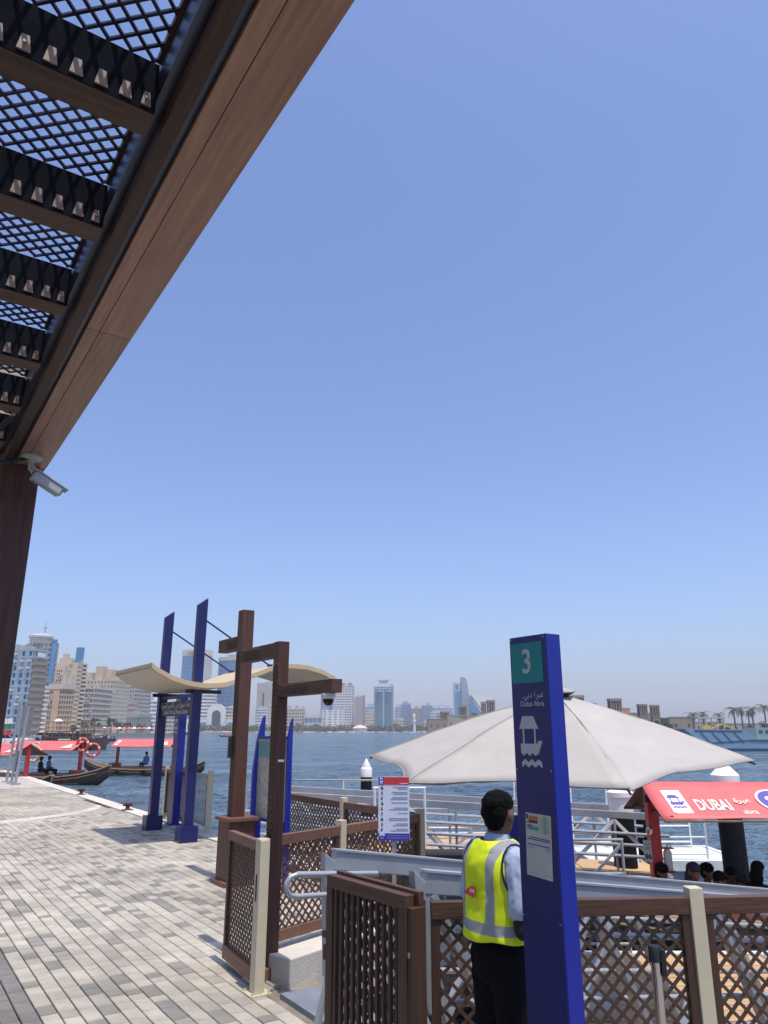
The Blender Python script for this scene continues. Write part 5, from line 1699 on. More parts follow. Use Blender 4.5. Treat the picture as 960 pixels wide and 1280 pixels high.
outl = [(-Wd / 2, 0), (-Wd / 2, hh - Wd / 2)] + [(Wd / 2 * -math.cos(a * math.pi / 12), hh - Wd / 2 + Wd / 2 * math.sin(a * math.pi / 12)) for a in range(13)] + [(Wd / 2, 0), (Wd * .25, 0)] + \
       [(Wd * .25 * math.cos(a * math.pi / 12), hh - Wd / 2 - 2 + Wd * .25 * math.sin(a * math.pi / 12)) for a in range(13)] + [(-Wd * .25, 0)]
mb.prism(outl, frame((0, 0, 0), (1, 0, 0)), 3); mb.build('arch', bmat(*WHITE), ar)
B('glazing', glazing('g'), -Wd * .26, Wd * .26, .1, .5, 0, hh - 5, ar)
B('wing', bmat(*WHITE), -Wd / 2 - 22, -Wd / 2, 1, 10, 0, 12, ar); B('wing_glazing', glazing('b'), -Wd / 2 - 20, -Wd / 2 - 2, .7, 1.05, 2, 9, ar)
B('wing', bmat(*WHITE), Wd / 2, Wd / 2 + 22, 1, 10, 0, 12, ar); B('wing_glazing', glazing('b'), Wd / 2 + 2, Wd / 2 + 20, .7, 1.05, 2, 9, ar)
b = building('plain grey-beige tower with one dark slot seen between the brown posts', 345, 854, 860, u0=319, u1=None, r=0, wall=('grey_beige', (.40, .37, .34)), gl='g', floors=1, cols=3, band=1., pier=.8, blank_left=1.)
root, L1, L2, Hh, _ = b
B('slot', glazing('d'), -L1 * .72, -L1 * .64, -.3, 0, Hh * .25, Hh * .8, root)
b = building('white low block with blue bands in front of the grey-beige tower', 331, 886, 800, u0=318, u1=None, r=0, wall=WHITE, gl='b', floors=8, cols=4, band=.5, pier=.1)
b = building('white-beige office with a grid of square windows right of the shorter brown post', 379, 886, 780, u0=352, u1=None, r=0, wall=STONE, gl='g', floors=7, cols=10, band=.4, pier=.4)
b = building('low flat hall with blue glass front beside the gridded office', 401, 896, 770, u0=380, u1=None, r=0, wall=STONE, gl='b', floors=2, cols=4, band=.4, pier=.15)
b = building('white twin tower with blue glass left wing under the dome camera', 442, 857, 850, u0=415, u1=None, r=0, wall=WHITE, gl='n', floors=18, cols=9, band=.5, pier=.3)
root, L1, L2, Hh, _ = b
B('roof_letters', bmat(*BROWN), -L1 * .85, -L1 * .45, -.2, .2, Hh + .3, Hh + 2.8, root); B('roof_letters', bmat(*BROWN), -L1 * .3, -L1 * .08, -.2, .2, Hh + .3, Hh + 2.8, root)
b = building('blue glass wing rising left of the white twin tower', 416, 867, 860, u0=400, u1=None, r=0, wall=PALEB, gl='b', floors=16, cols=5, band=.2, pier=.2)
b = building('white lower slab in front of the twin tower', 429, 888, 800, u0=402, u1=None, r=0, wall=WHITE, gl='b', floors=8, cols=4, band=.6, pier=.5)
b = building('plain mauve-grey slab right of the white twin tower', 454, 872, 840, u0=443, u1=456, r=18, wall=MAUVE, gl='g', floors=1, cols=4, band=1., pier=1., blank_left=1.)
b = building('small cream block between the mauve slab and the green-blue tower', 467, 891, 800, u0=456, u1=None, r=0, wall=STONE, gl='n', floors=6, cols=4, band=.5, pier=.4)
b = building('tall green-blue twin-shaft tower with stepped crown', 492, 858, 840, u0=467, u1=None, r=0, wall=('tower_white', (.50, .56, .60)), gl='t', floors=22, cols=6, band=.28, pier=.22)
root, L1, L2, Hh, wm_ = b
for a_, b__ in ((.1, .42), (.56, .88)):
    B('glass_shaft', glazing('t'), -L1 * b__, -L1 * a_, -1.2, .2, 0, Hh * .93, root)
    MB().lathe([(L1 * .15, 0), (L1 * .15, .8)], c=(-L1 * (a_ + b__) / 2, -1.3, Hh * .88), n=16).build('round_motif', wm_, root)
roofbox(b, .2, .8, .1, .9, 3.2); roofbox(b, .3, .7, .2, .8, 6); roofbox(b, .22, .78, .1, .9, 1.1, None, 'crown_plate', 6.2)
for (u0_, u1_, vt, Y_, wl, g_, fl, lab) in (
    (456, 467, 883, 950, PALEB, 'b', 8, 'blue glass block peeping out left of the green-blue tower'),
    (494, 502, 884, 900, PALEB, 'b', 9, 'narrow blue block right of the green-blue tower'),
    (501, 514, 881, 930, ('steel_blue', (.24, .32, .40)), 'b', 10, 'steel-blue office with raised roof right of the green-blue tower'),
    (513, 528, 886, 900, MAUVE, 'n', 9, 'mauve-grey block between two blue offices'),
    (528, 541, 882, 940, ('steel_blue', (.24, .32, .40)), 'b', 10, 'dark blue office left of the wide blue one'),
    (535, 566, 885, 980, PALEB, 'b', 8, 'wide blue office with rooftop plant'),
    (539, 551, 890, 860, WHITE, 'b', 6, 'white framed block with blue windows in front of the wide blue office'),
    (492, 506, 900, 790, STONE, 'n', 4, 'low sandy office behind the waterside trees'),
    (548, 568, 893, 820, SAND, 'n', 4, 'low sand-coloured house left of the curved tower'),
    (528, 536, 903, 780, STONE, 'n', 3, 'small pale house by the water, left of the brown houses')):
    b = building(lab, u1_, vt, Y_, u0=u0_, wall=wl, gl=g_, floors=fl, cols=max(3, int((u1_ - u0_) / 3)), band=.35, pier=.25)
    if vt in (881, 885): roofbox(b, .3, .7, .2, .7, 4)
# curved blade tower and sail building
bl = thing('building', 'grey-blue tower with a curved blade edge behind the parasol', 'building', (K(577) * 820, 820, 0))
h1, h2 = spot(577, 847, 820).z, spot(577, 854, 820).z
sc_ = 820 / 959.4
outl = [(0, 0), (-2 * sc_ * 0, h1)] + [((2 + 9 * (q / 8) ** .5) * sc_, h1 - .6 - (h1 * .9) * (q / 8) ** 2.1) for q in range(1, 9)] + [(11.5 * sc_, 0)]
MB().prism(outl, frame((0, 0, 0), (1, 0, 0)), 12).build('blade', bmat('blade_grey', (.26, .31, .36), .3), bl)
B('shaft', bmat(*PALEB), -9.5 * sc_, 0, -9, 0, 0, h2, bl)
B('glazing', glazing('b'), -8.5 * sc_, -1 * sc_, -9.3, -9, 0, h2 - 9, bl); B('emblem', glazing('n'), -7.5 * sc_, -4 * sc_, -9.35, -9.02, h2 - 7, h2 - 2, bl)
sb_ = thing('building', 'sail-roofed building, blue triangle under a slanting white roof, beside the blade tower', 'building', (K(588) * 800, 800, 0))
h1 = spot(588, 869, 800).z; h2 = spot(588, 884, 800).z; s8 = 800 / 959.4
MB().prism([(0, 0), (0, h1 * .97), (24 * s8, 4), (24 * s8, 0)], frame((0, 0, 0), (1, 0, 0)), 10).build('blue_front', glazing('b'), sb_)
MB().prism([(1 * s8, h1), (27 * s8, h1 - .5), (29 * s8, h2 - 3), (17 * s8, h2 - 6)], frame((0, 2, 0), (1, 0, 0)), 10).build('white_roof', bmat(*WHITE), sb_)

# ---- old quarter with wind towers
BRN = bmat('coral_stone', (.30, .235, .175)); BRD = bmat('dark_reveal', (.05, .04, .035)); CRS = bmat('pale_coral_stone', (.40, .335, .26))
def wind_tower(label, u0, u1, v_top, Y, m=BRN, group='wind towers of the old quarter'):
    k = (u0 + u1) / 2; W_ = (u1 - u0) / 959.4 * Y; h = spot(k, v_top, Y).z
    r = thing('wind_tower', label, 'tower', (K(k) * Y, Y, 0), rad(random.uniform(-6, 6)), group)
    B('shaft', m, -W_ / 2, W_ / 2, 0, W_, 0, h * .62, r)
    B('opening', BRD, -W_ * .44, W_ * .44, W_ * .06, W_ * .94, h * .62, h * .93, r)
    for q in range(5):
        x = -W_ / 2 + W_ * q / 4
        B('tower_pier', m, x - W_ * .05 + (W_ * .05 if q == 0 else -W_ * .05 if q == 4 else 0), x + W_ * .05 + (W_ * .05 if q == 0 else -W_ * .05 if q == 4 else 0), -.02, W_ * .1, h * .615, h * .935, r)
        B('tower_pier', m, x - W_ * .05 + (W_ * .05 if q == 0 else -W_ * .05 if q == 4 else 0), x + W_ * .05 + (W_ * .05 if q == 0 else -W_ * .05 if q == 4 else 0), W_ * .9, W_ * 1.02, h * .615, h * .935, r)
    B('tower_cap', m, -W_ * .53, W_ * .53, -W_ * .04, W_ * 1.04, h * .93, h, r)
    B('tower_ledge', m, -W_ * .54, W_ * .54, -W_ * .04, W_ * 1.04, h * .59, h * .615, r)
def house(label, u0, u1, v_top, Y, m=CRS, dep=12):
    W_ = (u1 - u0) / 959.4 * Y; h = spot((u0 + u1) / 2, v_top, Y).z
    r = thing('stone_house', label, 'house', (K(u0) * Y, Y, 0), 0, 'low stone houses of the old quarter')
    B('wall', m, 0, W_, 0, dep, 0, h, r); B('parapet', m, -.1, W_ + .1, -.1, .3, h, h + .35, r)
    n = max(2, int(W_ / 3.5))
    for q in range(n):
        x = W_ * (q + .5) / n
        B('window', BRD, x - .4, x + .4, -.03, .1, h * .45, h * .45 + 1.2, r)
wind_tower('wind tower just right of the blade tower base', 574, 584, 882, 420)
wind_tower('wind tower left of the small mauve-brown one, lowest at the left', 552, 562, 889, 430)
wind_tower('wind tower at the right end of the sail building', 611, 620, 875, 400)
wind_tower('narrow wind tower beside the one at the sail building', 603, 609, 877, 430)
wind_tower('small wind tower half hidden by the parasol slope', 590, 597, 890, 420)
wind_tower('wind tower nearest the pier totem', 720, 733, 869, 300)
wind_tower('lower wind tower right of the one nearest the totem', 736, 748, 879, 310)
wind_tower('lone tall wind tower midway between totem and palms', 766, 780, 873, 300)
wind_tower('left tower of the close pair of wind towers', 802, 812, 880, 300)
wind_tower('right tower of the close pair of wind towers', 817.5, 827, 881, 305)
house('brown stone house below the leftmost wind tower', 535, 560, 899, 415, BRN)
house('pale stone house between the sail building and the totem', 560, 640, 895, 420)
house('pale stone house under the towers nearest the totem', 700, 760, 886, 315)
house('pale stone house under the lone wind tower', 758, 790, 886, 310)
house('long pale stone house under the pair of wind towers', 784, 822, 892, 306)
house('brown-grey stone house left of the palms', 838, 870, 897, 300, BRN)
house('low stone house behind the palms', 868, 905, 903, 310)
house('low pale hall at the right edge behind the palms', 905, 990, 905, 320, CRS)
rs_ = MB().prism([(0, 0), (2.6, 0), (2.1, 1.9)], frame((K(778) * 297, 297, spot(778, 893, 297).z), (1, 0, 0)), .6).build('red_awning', M['red_tarp'])
tag(rs_, 'small red awning on the stone house under the lone wind tower', 'awning')

# ================================================================ PLANTS
def leaf_mesh(name, n, rx, ry, rz, size, m, seed=0, clumps=9):
    rnd = random.Random(seed)
    cl = []
    for _ in range(clumps):
        a = rnd.uniform(0, 6.283); q = rnd.uniform(.2, .8); zz = rnd.uniform(-.7, .8)
        cl.append((math.cos(a) * q * math.sqrt(1 - zz * zz * .8), math.sin(a) * q * math.sqrt(1 - zz * zz * .8), zz, rnd.uniform(.22, .42)))
    mb = MB()
    for _ in range(n):
        c = rnd.choice(cl)
        while True:
            v = Vector((rnd.uniform(-1, 1), rnd.uniform(-1, 1), rnd.uniform(-1, 1)))
            if .35 < v.length < 1: break
        p = Vector((c[0] + v.x * c[3], c[1] + v.y * c[3], c[2] + v.z * c[3] * .9))
        p = Vector((p.x * rx, p.y * ry, p.z * rz))
        e = Euler((rnd.uniform(-1.2, 1.2), rnd.uniform(-1.2, 1.2), rnd.uniform(0, 6.28))).to_matrix()
        s = size * rnd.uniform(.6, 1.3)
        b0 = len(mb.v)
        for x, y in ((-1, -.5), (1, -.5), (1.2, .5), (-.8, .6)):
            mb.v.append(tuple(p + e @ Vector((x * s, y * s, 0))))
        mb.f.append((b0, b0 + 1, b0 + 2, b0 + 3)); mb.mi.append(0)
    me = bpy.data.meshes.new(name); me.from_pydata(mb.v, [], mb.f); me.materials.append(m)
    return me
crowns = [leaf_mesh('crown', 1500, 1, 1, .8, .055, M['leaf'] if k != 1 else M['leaf_dusty'], k, 11) for k in range(4)]
tr_me = None
def tree(label, u, v_top, Y, wpx, group):
    h = spot(u, v_top, Y).z; W_ = wpx / 959.4 * Y / 2
    r = thing('tree', label, 'tree', (K(u) * Y, Y, 0), random.uniform(0, 6), group)
    MB().tube([(0, 0, 0), (.05 * W_, 0, h * .3), (0, .04 * W_, h * .6)], [.06 * h, .045 * h, .02 * h], 7).build('trunk', M['trunk'], r, smooth=True)
    for k in range(3):
        a = k * 2.1 + .4
        MB().tube([(0, 0, h * .35), (.4 * W_ * math.cos(a), .4 * W_ * math.sin(a), h * .6)], [.025 * h, .01 * h], 5).build('limb', M['trunk'], r)
    o = bpy.data.objects.new('crown', random.choice(crowns)); col.objects.link(o); o.parent = r
    o.location = (0, 0, h * .56); o.scale = (W_, W_, h * .5)
random.seed(4)
for k, (u, v, Y, w_) in enumerate(((118, 896, 330, 14), (128, 893, 350, 16), (138, 896, 340, 14), (147, 899, 350, 13), (158, 902, 380, 14), (176, 903, 420, 12), (188, 904, 450, 13), (199, 906, 460, 10), (104, 899, 300, 10), (92, 903, 240, 9))):
    lab = ['small tree at the left end of the row behind the brown dhow', 'tallest tree of the row right of the brown dhow', 'third tree of the row right of the brown dhow', 'tree before the low pinkish block', 'tree below the arcaded hall',
           'tree at the foot of the white blue-striped block, left one', 'tree at the foot of the white blue-striped block, right one', 'tree against the left shelter post', 'tree rising directly behind the brown dhow roof', 'small tree left of the brown dhow roof'][k]
    tree(lab, u, v, Y, w_, 'trees along the left bank')
for k, (u, v, Y, w_) in enumerate(((842, 893 - 4, 292, 16), (760, 893, 296, 20), (775, 889, 290, 18), (792, 893, 288, 20), (808, 896, 285, 20), (822, 899, 284, 16), (835, 902, 282, 16), (888, 902, 280, 16), (907, 904, 280, 14), (962, 898, 270, 22), (935, 905, 280, 14))):
    if k == 0: continue
    tree(['', 'leftmost bush-like tree over the parasol slope', 'dense tree below the lone wind tower', 'broad green tree below the pair of wind towers', 'tree right of the broad green one', 'tree in front of the right wind tower of the pair', 'last low tree before the brown-grey house',
          'dusty tree left of the tall palms', 'dusty low tree among the palms', 'large tree at the right edge behind the ship', 'low tree between the two right palms'][k], u, v, Y, w_, 'trees of the old quarter')
# palm
def palm_crown(seed):
    rnd = random.Random(seed); mb = MB()
    for k in range(26):
        a = k * 2.399; el = rnd.uniform(-.5, 1.1)
        L_ = rnd.uniform(.85, 1.1)
        prev = None; side = Vector((-math.sin(a), math.cos(a), 0))
        for i in range(8):
            q = i / 7
            e = el - q * 1.7
            if prev is None: p = Vector((0, 0, 0)); 
            else: p = prev + Vector((math.cos(a) * math.cos(e), math.sin(a) * math.cos(e), math.sin(e))) * L_ / 7
            if prev is not None:
                for sg_ in (-1, 1):
                    wv = .24 * math.sin(math.pi * (.12 + .85 * q))
                    b0 = len(mb.v)
                    tipp = (prev + p) / 2 + side * sg_ * wv + (p - prev) * 1.2 + Vector((0, 0, -.07))
                    mb.v += [tuple(prev), tuple(prev.lerp(p, .55)), tuple(tipp)]
                    mb.f.append((b0, b0 + 1, b0 + 2)); mb.mi.append(0)
            prev = p
    me = bpy.data.meshes.new('palm_crown'); me.from_pydata(mb.v, [], mb.f); me.materials.append(M['leaf_palm']); return me
pcs = [palm_crown(k) for k in range(3)]
def palm(label, u, v_top, Y, rpx=13):
    h = spot(u, v_top, Y).z; R_ = rpx * 1.0 / 959.4 * Y
    r = thing('palm_tree', label, 'palm', (K(u) * Y, Y, 0), random.uniform(0, 6), 'date palms at the right')
    hh = h - R_ * .45
    MB().tube([(0, 0, 0), (.1, 0, hh * .5), (0, 0, hh)], [.34, .26, .24], 8).build('trunk', M['trunk'], r, smooth=True)
    o = bpy.data.objects.new('crown', random.choice(pcs)); col.objects.link(o); o.parent = r; o.location = (0, 0, hh); o.scale = (R_, R_, R_)
for (u, v, lab, rp, Y_) in ((868, 887, 'leftmost palm of the pair left of the pale frame building', 12, 270), (881, 886, 'second palm of the left pair', 12, 275), (901, 888, 'shorter palm standing alone between pair and tall group', 11, 270),
                       (920, 880, 'tallest palm with the broad dark crown', 14, 262), (929, 881, 'palm crowding right of the tallest one', 11, 275), (943, 880, 'palm with full crown near the right edge', 13, 262), (959, 877, 'palm cut by the right edge of the view', 13, 262), (938, 886, 'thin palm behind the full-crowned one', 9, 300)):
    palm(lab, u, v, Y_, rp)
pf = thing('pavilion', 'pale frame pavilion between the palms and the ship', 'pavilion', (K(875) * 240, 240, 0))
h = spot(880, 898, 240).z
for k in range(5): B('column', bmat(*STONE), k * 1.9, k * 1.9 + .3, 0, .3, 0, h, pf)
B('roof_slab', bmat(*STONE), -.3, 8.2, -.3, 4, h, h + .4, pf)
ut = thing('parasol', 'small white parasol on the far shore above the ship', 'parasol', (K(942) * 200, 200, 0))
h = spot(942, 914, 200).z
MB().lathe([(5.0, h - 1.2), (3, h - .6), (.1, h)], n=12).build('canopy', bmat(*WHITE), ut); MB().tube([(0, 0, 0), (0, 0, h - .3)], .08, 6).build('pole', bmat(*GREY), ut)
B('quay_hut', BRD, 880, 881, 0, 1, 0, 1) if False else None

# waterside greenery of the far shore (one mass)
gm = MB(); rnd = random.Random(9)
for k in range(5200):
    u = rnd.uniform(245, 560)
    Y = 752 + rnd.uniform(0, 14)
    hh = 5.5 + 3.5 * noise.noise(Vector((u * .09, 1, 1))) + 1.5 * noise.noise(Vector((u * .5, 4, 1)))
    z = rnd.uniform(0, max(1, hh)); x = K(u) * Y
    s = rnd.uniform(.5, 1.2); e = Euler((rnd.uniform(-1.3, 1.3), rnd.uniform(-1.3, 1.3), rnd.uniform(0, 6))).to_matrix()
    b0 = len(gm.v)
    for a, c in ((-1, -.6), (1, -.6), (1, .6), (-1, .6)): gm.v.append(tuple(Vector((x, Y, z)) + e @ Vector((a * s, c * s, 0))))
    gm.f.append((b0, b0 + 1, b0 + 2, b0 + 3)); gm.mi.append(0)
tag(gm.build('shore_greenery', M['leaf_dusty']), 'belt of small trees along the far waterfront in the middle', 'trees', kind='stuff')
# low clutter of boats and quay walls along far shore
cl_ = MB()
for k in range(240):
    u = rnd.uniform(120, 560); Y = 742 - rnd.uniform(0, 10) if u > 245 else 500 + rnd.uniform(-20, 20)
    if 118 < u < 245: Y = 470
    x = K(u) * Y; w_ = rnd.uniform(1.5, 5); h_ = rnd.uniform(.6, 1.8)
    cl_.hexa([(x, Y, -1), (x + w_, Y, -1), (x + w_, Y + 2, -1), (x, Y + 2, -1), (x - .4, Y, -1 + h_), (x + w_ + .4, Y, -1 + h_ * .8), (x + w_ + .2, Y + 2, -1 + h_ * .8), (x, Y + 2, -1 + h_)], rnd.choice((0, 0, 0, 1, 2)))
tag(cl_.build('moored_boats', [bmat(*WHITE), bmat(*BROWN), bmat(*PALEB)]), 'mass of tiny white boats moored along the far waterfront', 'boats', kind='stuff')
tent = thing('tent_hall', 'pale pink domed tent hall on the far shore by the mauve slab', 'building', (K(450) * 745, 745, 0))
MB().lathe([(7, 0), (7, 3.2), (7.6, 3.3), (4.5, 5.5), (.2, 6.6)], n=20).build('tent', bmat('pink_tent', (.62, .46, .42)), tent, smooth=True)
mq = thing('minaret', 'small white minaret at the waterline right of the green-blue tower', 'minaret', (K(518) * 750, 750, 0))
MB().lathe([(1.4, 0), (1.2, 9), (1.9, 9.2), (1.9, 10.4), (1., 10.6), (.9, 14), (1.3, 14.2), (.1, 18)], n=12).build('shaft', bmat(*WHITE), mq, smooth=True)
# crowded pier of red and white awnings on the left bank
lab9 = ['first', 'second', 'third', 'fourth', 'fifth', 'sixth', 'seventh', 'eighth', 'ninth', 'tenth', 'eleventh', 'twelfth']
pr = thing('jetty', 'low dark jetty under the row of red and white awnings', 'jetty', (K(127) * 330, 330, -1))
B('deck', bmat(*BROWN), 0, 29, 0, 6, 0, 1.6, pr); B('rail', bmat(*BROWN), 0, 29, -.1, .1, 2.3, 2.45, pr)
for k in range(12):
    t_ = thing('awning', lab9[k] + ' awning from the left on the low jetty, ' + ('red' if k % 3 else 'white'), 'awning', (K(130 + k * 6.2) * 331, 331.5, .4), 0, 'small red and white awnings on the jetty')
    MB().hexa([(-1, -1.2, 2.0), (1, -1.2, 2.0), (1, 1.2, 2.0), (-1, 1.2, 2.0), (-.15, -.2, 2.7), (.15, -.2, 2.7), (.15, .2, 2.7), (-.15, .2, 2.7)]).build('canopy', M['red_tarp'] if k % 3 else bmat(*WHITE), t_)
    MB().tube([(0, 0, 0), (0, 0, 2.1)], .06, 5).build('pole', bmat(*WHITE), t_)
# brown dhow
dh = thing('dhow', 'large brown two-deck dhow moored behind the far left red-roofed boat', 'boat', (K(94) * 120, 120, WZ), rad(12))
mb = MB(); secs = [(-4.6, .8, 2.3), (-3.6, 1.5, 1.7), (-1, 1.8, 1.3), (2, 1.6, 1.4), (4, .6, 1.8), (4.9, .08, 2.2)]
for x, hw, g in secs:
    for y, z in ((-hw, g), (-hw * .8, .2), (0, -.5), (hw * .8, .2), (hw, g)): mb.v.append((x, y, z))
for i in range(5):
    for j in range(4): a = i * 5 + j; mb.f.append((a, a + 1, a + 6, a + 5)); mb.mi.append(0)
    mb.f.append((i * 5, i * 5 + 5, i * 5 + 9, i * 5 + 4)); mb.mi.append(0)
mb.f.append((0, 1, 2, 3, 4)); mb.mi.append(0)
mb.build('hull', M['hull'], dh)
for z, nm in ((2.7, 'lower_deck'), (4.1, 'roof_deck')):
    B(nm, M['varnish'] if z < 3 else mat('pale_deck_roof', (.34, .22, .16), .7), -4.1, 3.3 - (z > 3) * .6, -1.6, 1.6, z, z + .12, dh)
    for k in range(8): B('deck_post', M['hull_rim'], -4 + k, -3.92 + k, -1.55, -1.47, z - 1.35, z, dh)
    B('deck_rail', M['hull_rim'], -4.1, 3., -1.62, -1.56, z - .85, z - .78, dh)
MB().lathe([(.7, 0), (.45, .25), (.05, .4)], c=(-2.6, 0, 4.25), n=10).build('roof_parasol', bmat(*WHITE), dh)
B('name_plate', M['print_white'], -2., -.2, -1.9, -1.86, 1.45, 1.65, dh)
B('cabin', M['varnish'], -3.6, 2.4, -1.35, 1.35, 1.3, 2.45, dh)
for k in range(6): B('cabin_window', M['glass_dark'], -3.3 + k * .95, -2.7 + k * .95, -1.37, -1.3, 1.65, 2.2, dh)
MB().tube([(1.2, 0, 4.2), (1.2, 0, 6.0)], .06, 6).build('mast', M['hull_rim'], dh)
# second dark boat with flat roofs right of it
db = thing('tour_boat', 'boat with stacked flat brown roofs right of the brown dhow', 'boat', (K(120) * 165, 165, WZ), rad(5))
B('hull', M['hull'], -2.8, 2.8, -1, 1, -.3, 1.3, db, bevel=.2); B('roof', mat('brown_flat_roof', (.32, .2, .15), .7), -3, 2.9, -1.2, 1.2, 3.2, 3.35, db); B('roof', M['white_dirty'], -3, 1.9, -1.1, 1.1, 4.5, 4.65, db)
for k in range(5):
    B('post', M['hull_rim'], -2.7 + k * 1.2, -2.6 + k * 1.2, -1, -.9, 1.3, 4.5 if k < 4 else 3.2, db)
# small passenger boats
for k, (u, Y) in enumerate(((120, 190), (130, 195), (139, 200))):
    o = thing('motor_boat', ['left', 'middle', 'right'][k] + ' one of three small open boats with passengers right of the dhow', 'boat', (K(u) * Y, Y, WZ), rad(4), 'small open boats')
    MB().hexa([(-1.7, -.5, 0), (1.5, -.5, 0), (1.5, .5, 0), (-1.7, .5, 0), (-1.9, -.7, .6), (2.1, -.7, .75), (2.1, .7, .75), (-1.9, .7, .6)]).build('hull', M['hull'], o)
    for q in range(4): MB().ellipsoid((-1.2 + q * .7, 0, 1.0), (.2, .2, .42), 8, 6).build('seat_cover', [bcl, wcl, rcl, dk_][q], o, smooth=True)

# landing ship --------------------------------------------------------
ls = thing('landing_ship', 'long pale green and blue landing vessel with yellow crane, at the right', 'ship', (K(853) * 112, 112, WZ), rad(-3))
HB, HG, HN = mat('ship_blue', (.20, .30, .38), .5, var=.1, scale=.5), mat('ship_green', (.30, .38, .33), .5, var=.1, scale=.5), mat('ship_navy', (.03, .06, .16), .5)
sc_ = 112 / 959.4
mb = MB()
mb.prism([(0, 2.9), (1.2, .3), (9, 0), (32, 0), (32, 1.7), (10, 1.75), (7.6, 3.0)], frame((0, 0, 0), (1, 0, 0)), .001)
mb = MB()
pl_ = [(-.6, 3.1), (2.3, .55), (3.5, 0.), (34, 0.), (34, 1.75), (9.5, 1.75), (7.8, 3.0)]
mb.prism(pl_, frame((0, 0, 0), (1, 0, 0)), .2)
mb.v = [(x, -2.6 if y < -.1 else 2.6, z) for x, y, z in mb.v]
mb.build('hull', HB, ls)
B('boot_top', HN, 3.2, 34, -2.65, -2.6, .0, .45, ls); B('rubbing_strip', HN, 8.5, 34, -2.68, -2.61, 1.45, 1.6, ls)
for k in range(4): MB().bar((1.6 + k * 1.55, -2.63, 2.7), (2.9 + k * 1.55, -2.63, 1.2), .05, .1, up=(0, 1, 0)).build('ramp_rib', HN, ls)
MB().bar((.8, -2.63, 2.85), (7.5, -2.63, 2.8), .05, .12).build('ramp_rib', HN, ls); MB().bar((2.7, -2.63, 1.15), (9.0, -2.63, 1.6), .05, .12).build('ramp_rib', HN, ls)
B('deck_house', HG, 9.6, 15.5, -2, 2, 1.75, 3.3, ls); B('deck_house', HG, 16.5, 21, -2, 2, 1.75, 2.9, ls)
for k in range(6): B('window', HN, 10 + k * .9, 10.5 + k * .9, -2.04, -2., 2.5, 2.9, ls)
MB().bar((3.5, -1, 3.0), (5.4, -1, 3.8), .2, .2).build('crane_arm', M['yellow'], ls); MB().bar((5.2, -1, 3.85), (7.2, -1, 3.0), .2, .2).build('crane_arm', M['yellow'], ls); B('crane_base', M['yellow'], 2.4, 3.6, -1.4, -.6, 2.6, 3.6, ls)
for k in range(7):
    MB().tube([(10 + k * 1.5, -1.8, 3.2), (10.3 + k * 1.5, -1.8, 4.0)], .05, 5).build('deck_stanchion', HG, ls)
MB().tube([(10, -1.8, 3.9), (20, -1.8, 3.7)], .04, 5).build('deck_rail', HG, ls)
for k in range(4): MB().ellipsoid((12.5 + k * 2.0, -1, 3.5), (.7, .5, .35), 10, 6).build('deck_float', HN if k % 2 else HG, ls, smooth=True)

# ================================================================ QUAY FURNITURE, LEFT
for k, (s_, t_, lab) in enumerate(((26.4, 5.86, 'rusty bollard on the coping, farther one'), (20.75, 5.8, 'rusty bollard on the coping nearest the left shelter post'))):
    o = thing('bollard', lab, 'bollard', Q(s_, t_), RQ, 'rusty bollards on the quay edge')
    o.scale = (.6, .6, .6)
    B('base_plate', M['rust'], -.2, .2, -.2, .2, 0, .03, o)
    MB().lathe([(.12, .03), (.09, .08), (.08, .2), (.14, .24), (.14, .29), (.05, .31)], n=16).build('head', M['rust'], o, smooth=True)
    MB().tube([(-.2, 0, .2), (.2, 0, .2)], .045, 8).build('cross_bar', M['rust'], o, smooth=True)
for k, (u, v, lab, ht) in enumerate(((20, 975, 'leftmost grey sign pole on the far quay, wide foot', 3.05), (26, 977, 'middle grey sign pole carrying the sign plate', 2.9), (31, 978, 'right grey sign pole carrying the sign plate', 2.9))):
    Yg = 31 - k * .7
    o = thing('sign_pole', lab, 'pole', (K(u - 3) * Yg, Yg, 0), 0, 'grey sign poles on the far quay')
    MB().tube([(0, 0, 0), (.12, 0, ht)], .055, 10).build('shaft', M['alu'], o, smooth=True)
    B('foot', M['alu'], -.13, .13, -.13, .13, 0, .04, o)
pp = B('sign_plate', M['alu_dark'], 0, .42, 0, .03, 1.75, 2.9, loc=(K(25) * 29.9, 29.9, 0))
tag(pp, 'grey backs of the sign plate fixed to the far quay poles', 'sign')

fl = thing('flag_banner', 'small red, green and white banner board at the far left quay', 'banner', (K(8) * 60, 60, 0))
B('pole', M['alu'], -.03, .03, -.03, .03, 0, 3.6, fl)
fl.scale = (.5, .5, .8)
for k, (mm, z0_) in enumerate(((M['sign_red'], 2.0), (mat('flag_green', (.03, .2, .08), .7), 2.55), (M['white'], 3.05))): B('banner_field', mm, -.7, .8, -.02, .02, z0_, z0_ + .5, fl)
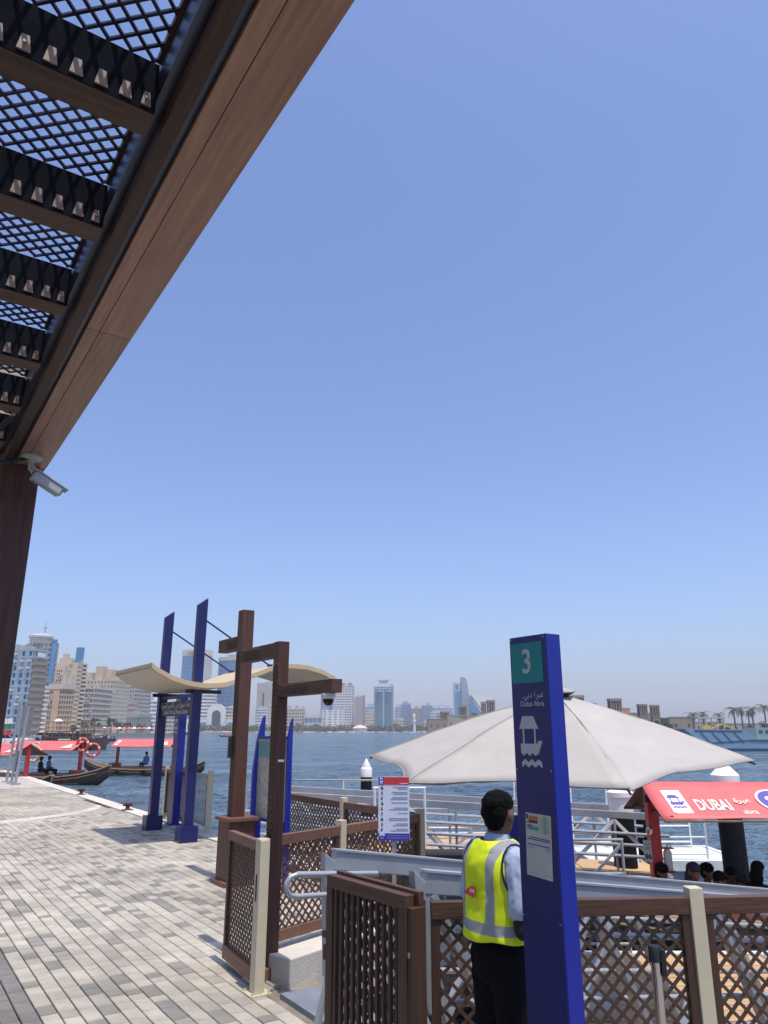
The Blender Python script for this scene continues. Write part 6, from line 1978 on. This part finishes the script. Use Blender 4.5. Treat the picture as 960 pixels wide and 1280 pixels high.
# parked cars on the bank
def car(label, u, Y, m, rz=0.):
    r = thing('parked_car', label, 'car', (K(u) * Y, Y, 0), rz, 'cars parked on the left bank')
    f = frame((0, .85, 0), (1, 0, 0))
    MB().prism([(-2.1, .35), (2.1, .35), (2.15, .75), (1.2, .95), (-2.0, .95), (-2.15, .7)], f, 1.7).build('body', m, r, bevel=.05)
    MB().prism([(-1.7, .95), (1.1, .95), (.5, 1.45), (-1.1, 1.45)], frame((0, .75, 0), (1, 0, 0)), 1.5).build('cabin', M['glass_dark'], r, bevel=.04)
    B('car_roof', m, -1.05, .45, -.72, .72, 1.452, 1.5, r)
    for x in (-1.3, 1.3):
        for y in (-.86, .72): MB().tube([(x, y, .33), (x, y + .14, .33)], .33, 12).build('wheel', M['black'], r)
car('white car parked far left behind the sign poles', 6, 95, M['white'], rad(10)); car('second white car behind the sign poles, farther right', 17, 105, M['white_dirty'], rad(10))
car('white car parked left of the brown dhow', 68, 150, M['white'], rad(15)); car('silver car parked left of the brown dhow, nearer the poles', 58, 145, M['alu'], rad(15))
car('white van-like car beneath the tan balcony block', 76, 170, M['white'], rad(5))
# low railing wall along left bank
rw = thing('quay_railing', 'low pale railing along the left bank behind the far boats', 'railing', Q(50, 5.6))
prev = None
for s_, t_ in ((50, 5.6), (80, 7.2), (120, 14.2), (200, 34)):
    p = Q(s_, t_) - Q(50, 5.6)
    if prev is not None:
        for z in (.5, 1.0): MB().bar(prev + Vector((0, 0, z)), p + Vector((0, 0, z)), .06, .06).build('rail', M['alu'], rw)
        n = int((p - prev).length / 3)
        mbp = MB()
        for k in range(n):
            q = prev.lerp(p, k / n); mbp.box(q.x - .05, q.x + .05, q.y - .05, q.y + .05, 0, 1.05)
        mbp.build('uprights', M['alu'], rw, kind='stuff')
    prev = p

# ================================================================ AIR
hz = MB().box(-3000, 3000, -60, 4000, -4.2, 160)
ho = hz.build('haze', [], None)
m = bpy.data.materials.new('air_haze'); m.use_nodes = True
t = m.node_tree; t.nodes.remove(t.nodes['Principled BSDF'])
pv = t.nodes.new('ShaderNodeVolumePrincipled'); pv.inputs['Density'].default_value = .00032
pv.inputs['Color'].default_value = (.92, .93, .975, 1); pv.inputs['Anisotropy'].default_value = .0
t.links.new(pv.outputs[0], t.nodes['Material Output'].inputs['Volume'])
ho.data.materials.append(m)
tag(ho, 'pale haze in the air over the creek', 'haze', kind='stuff')
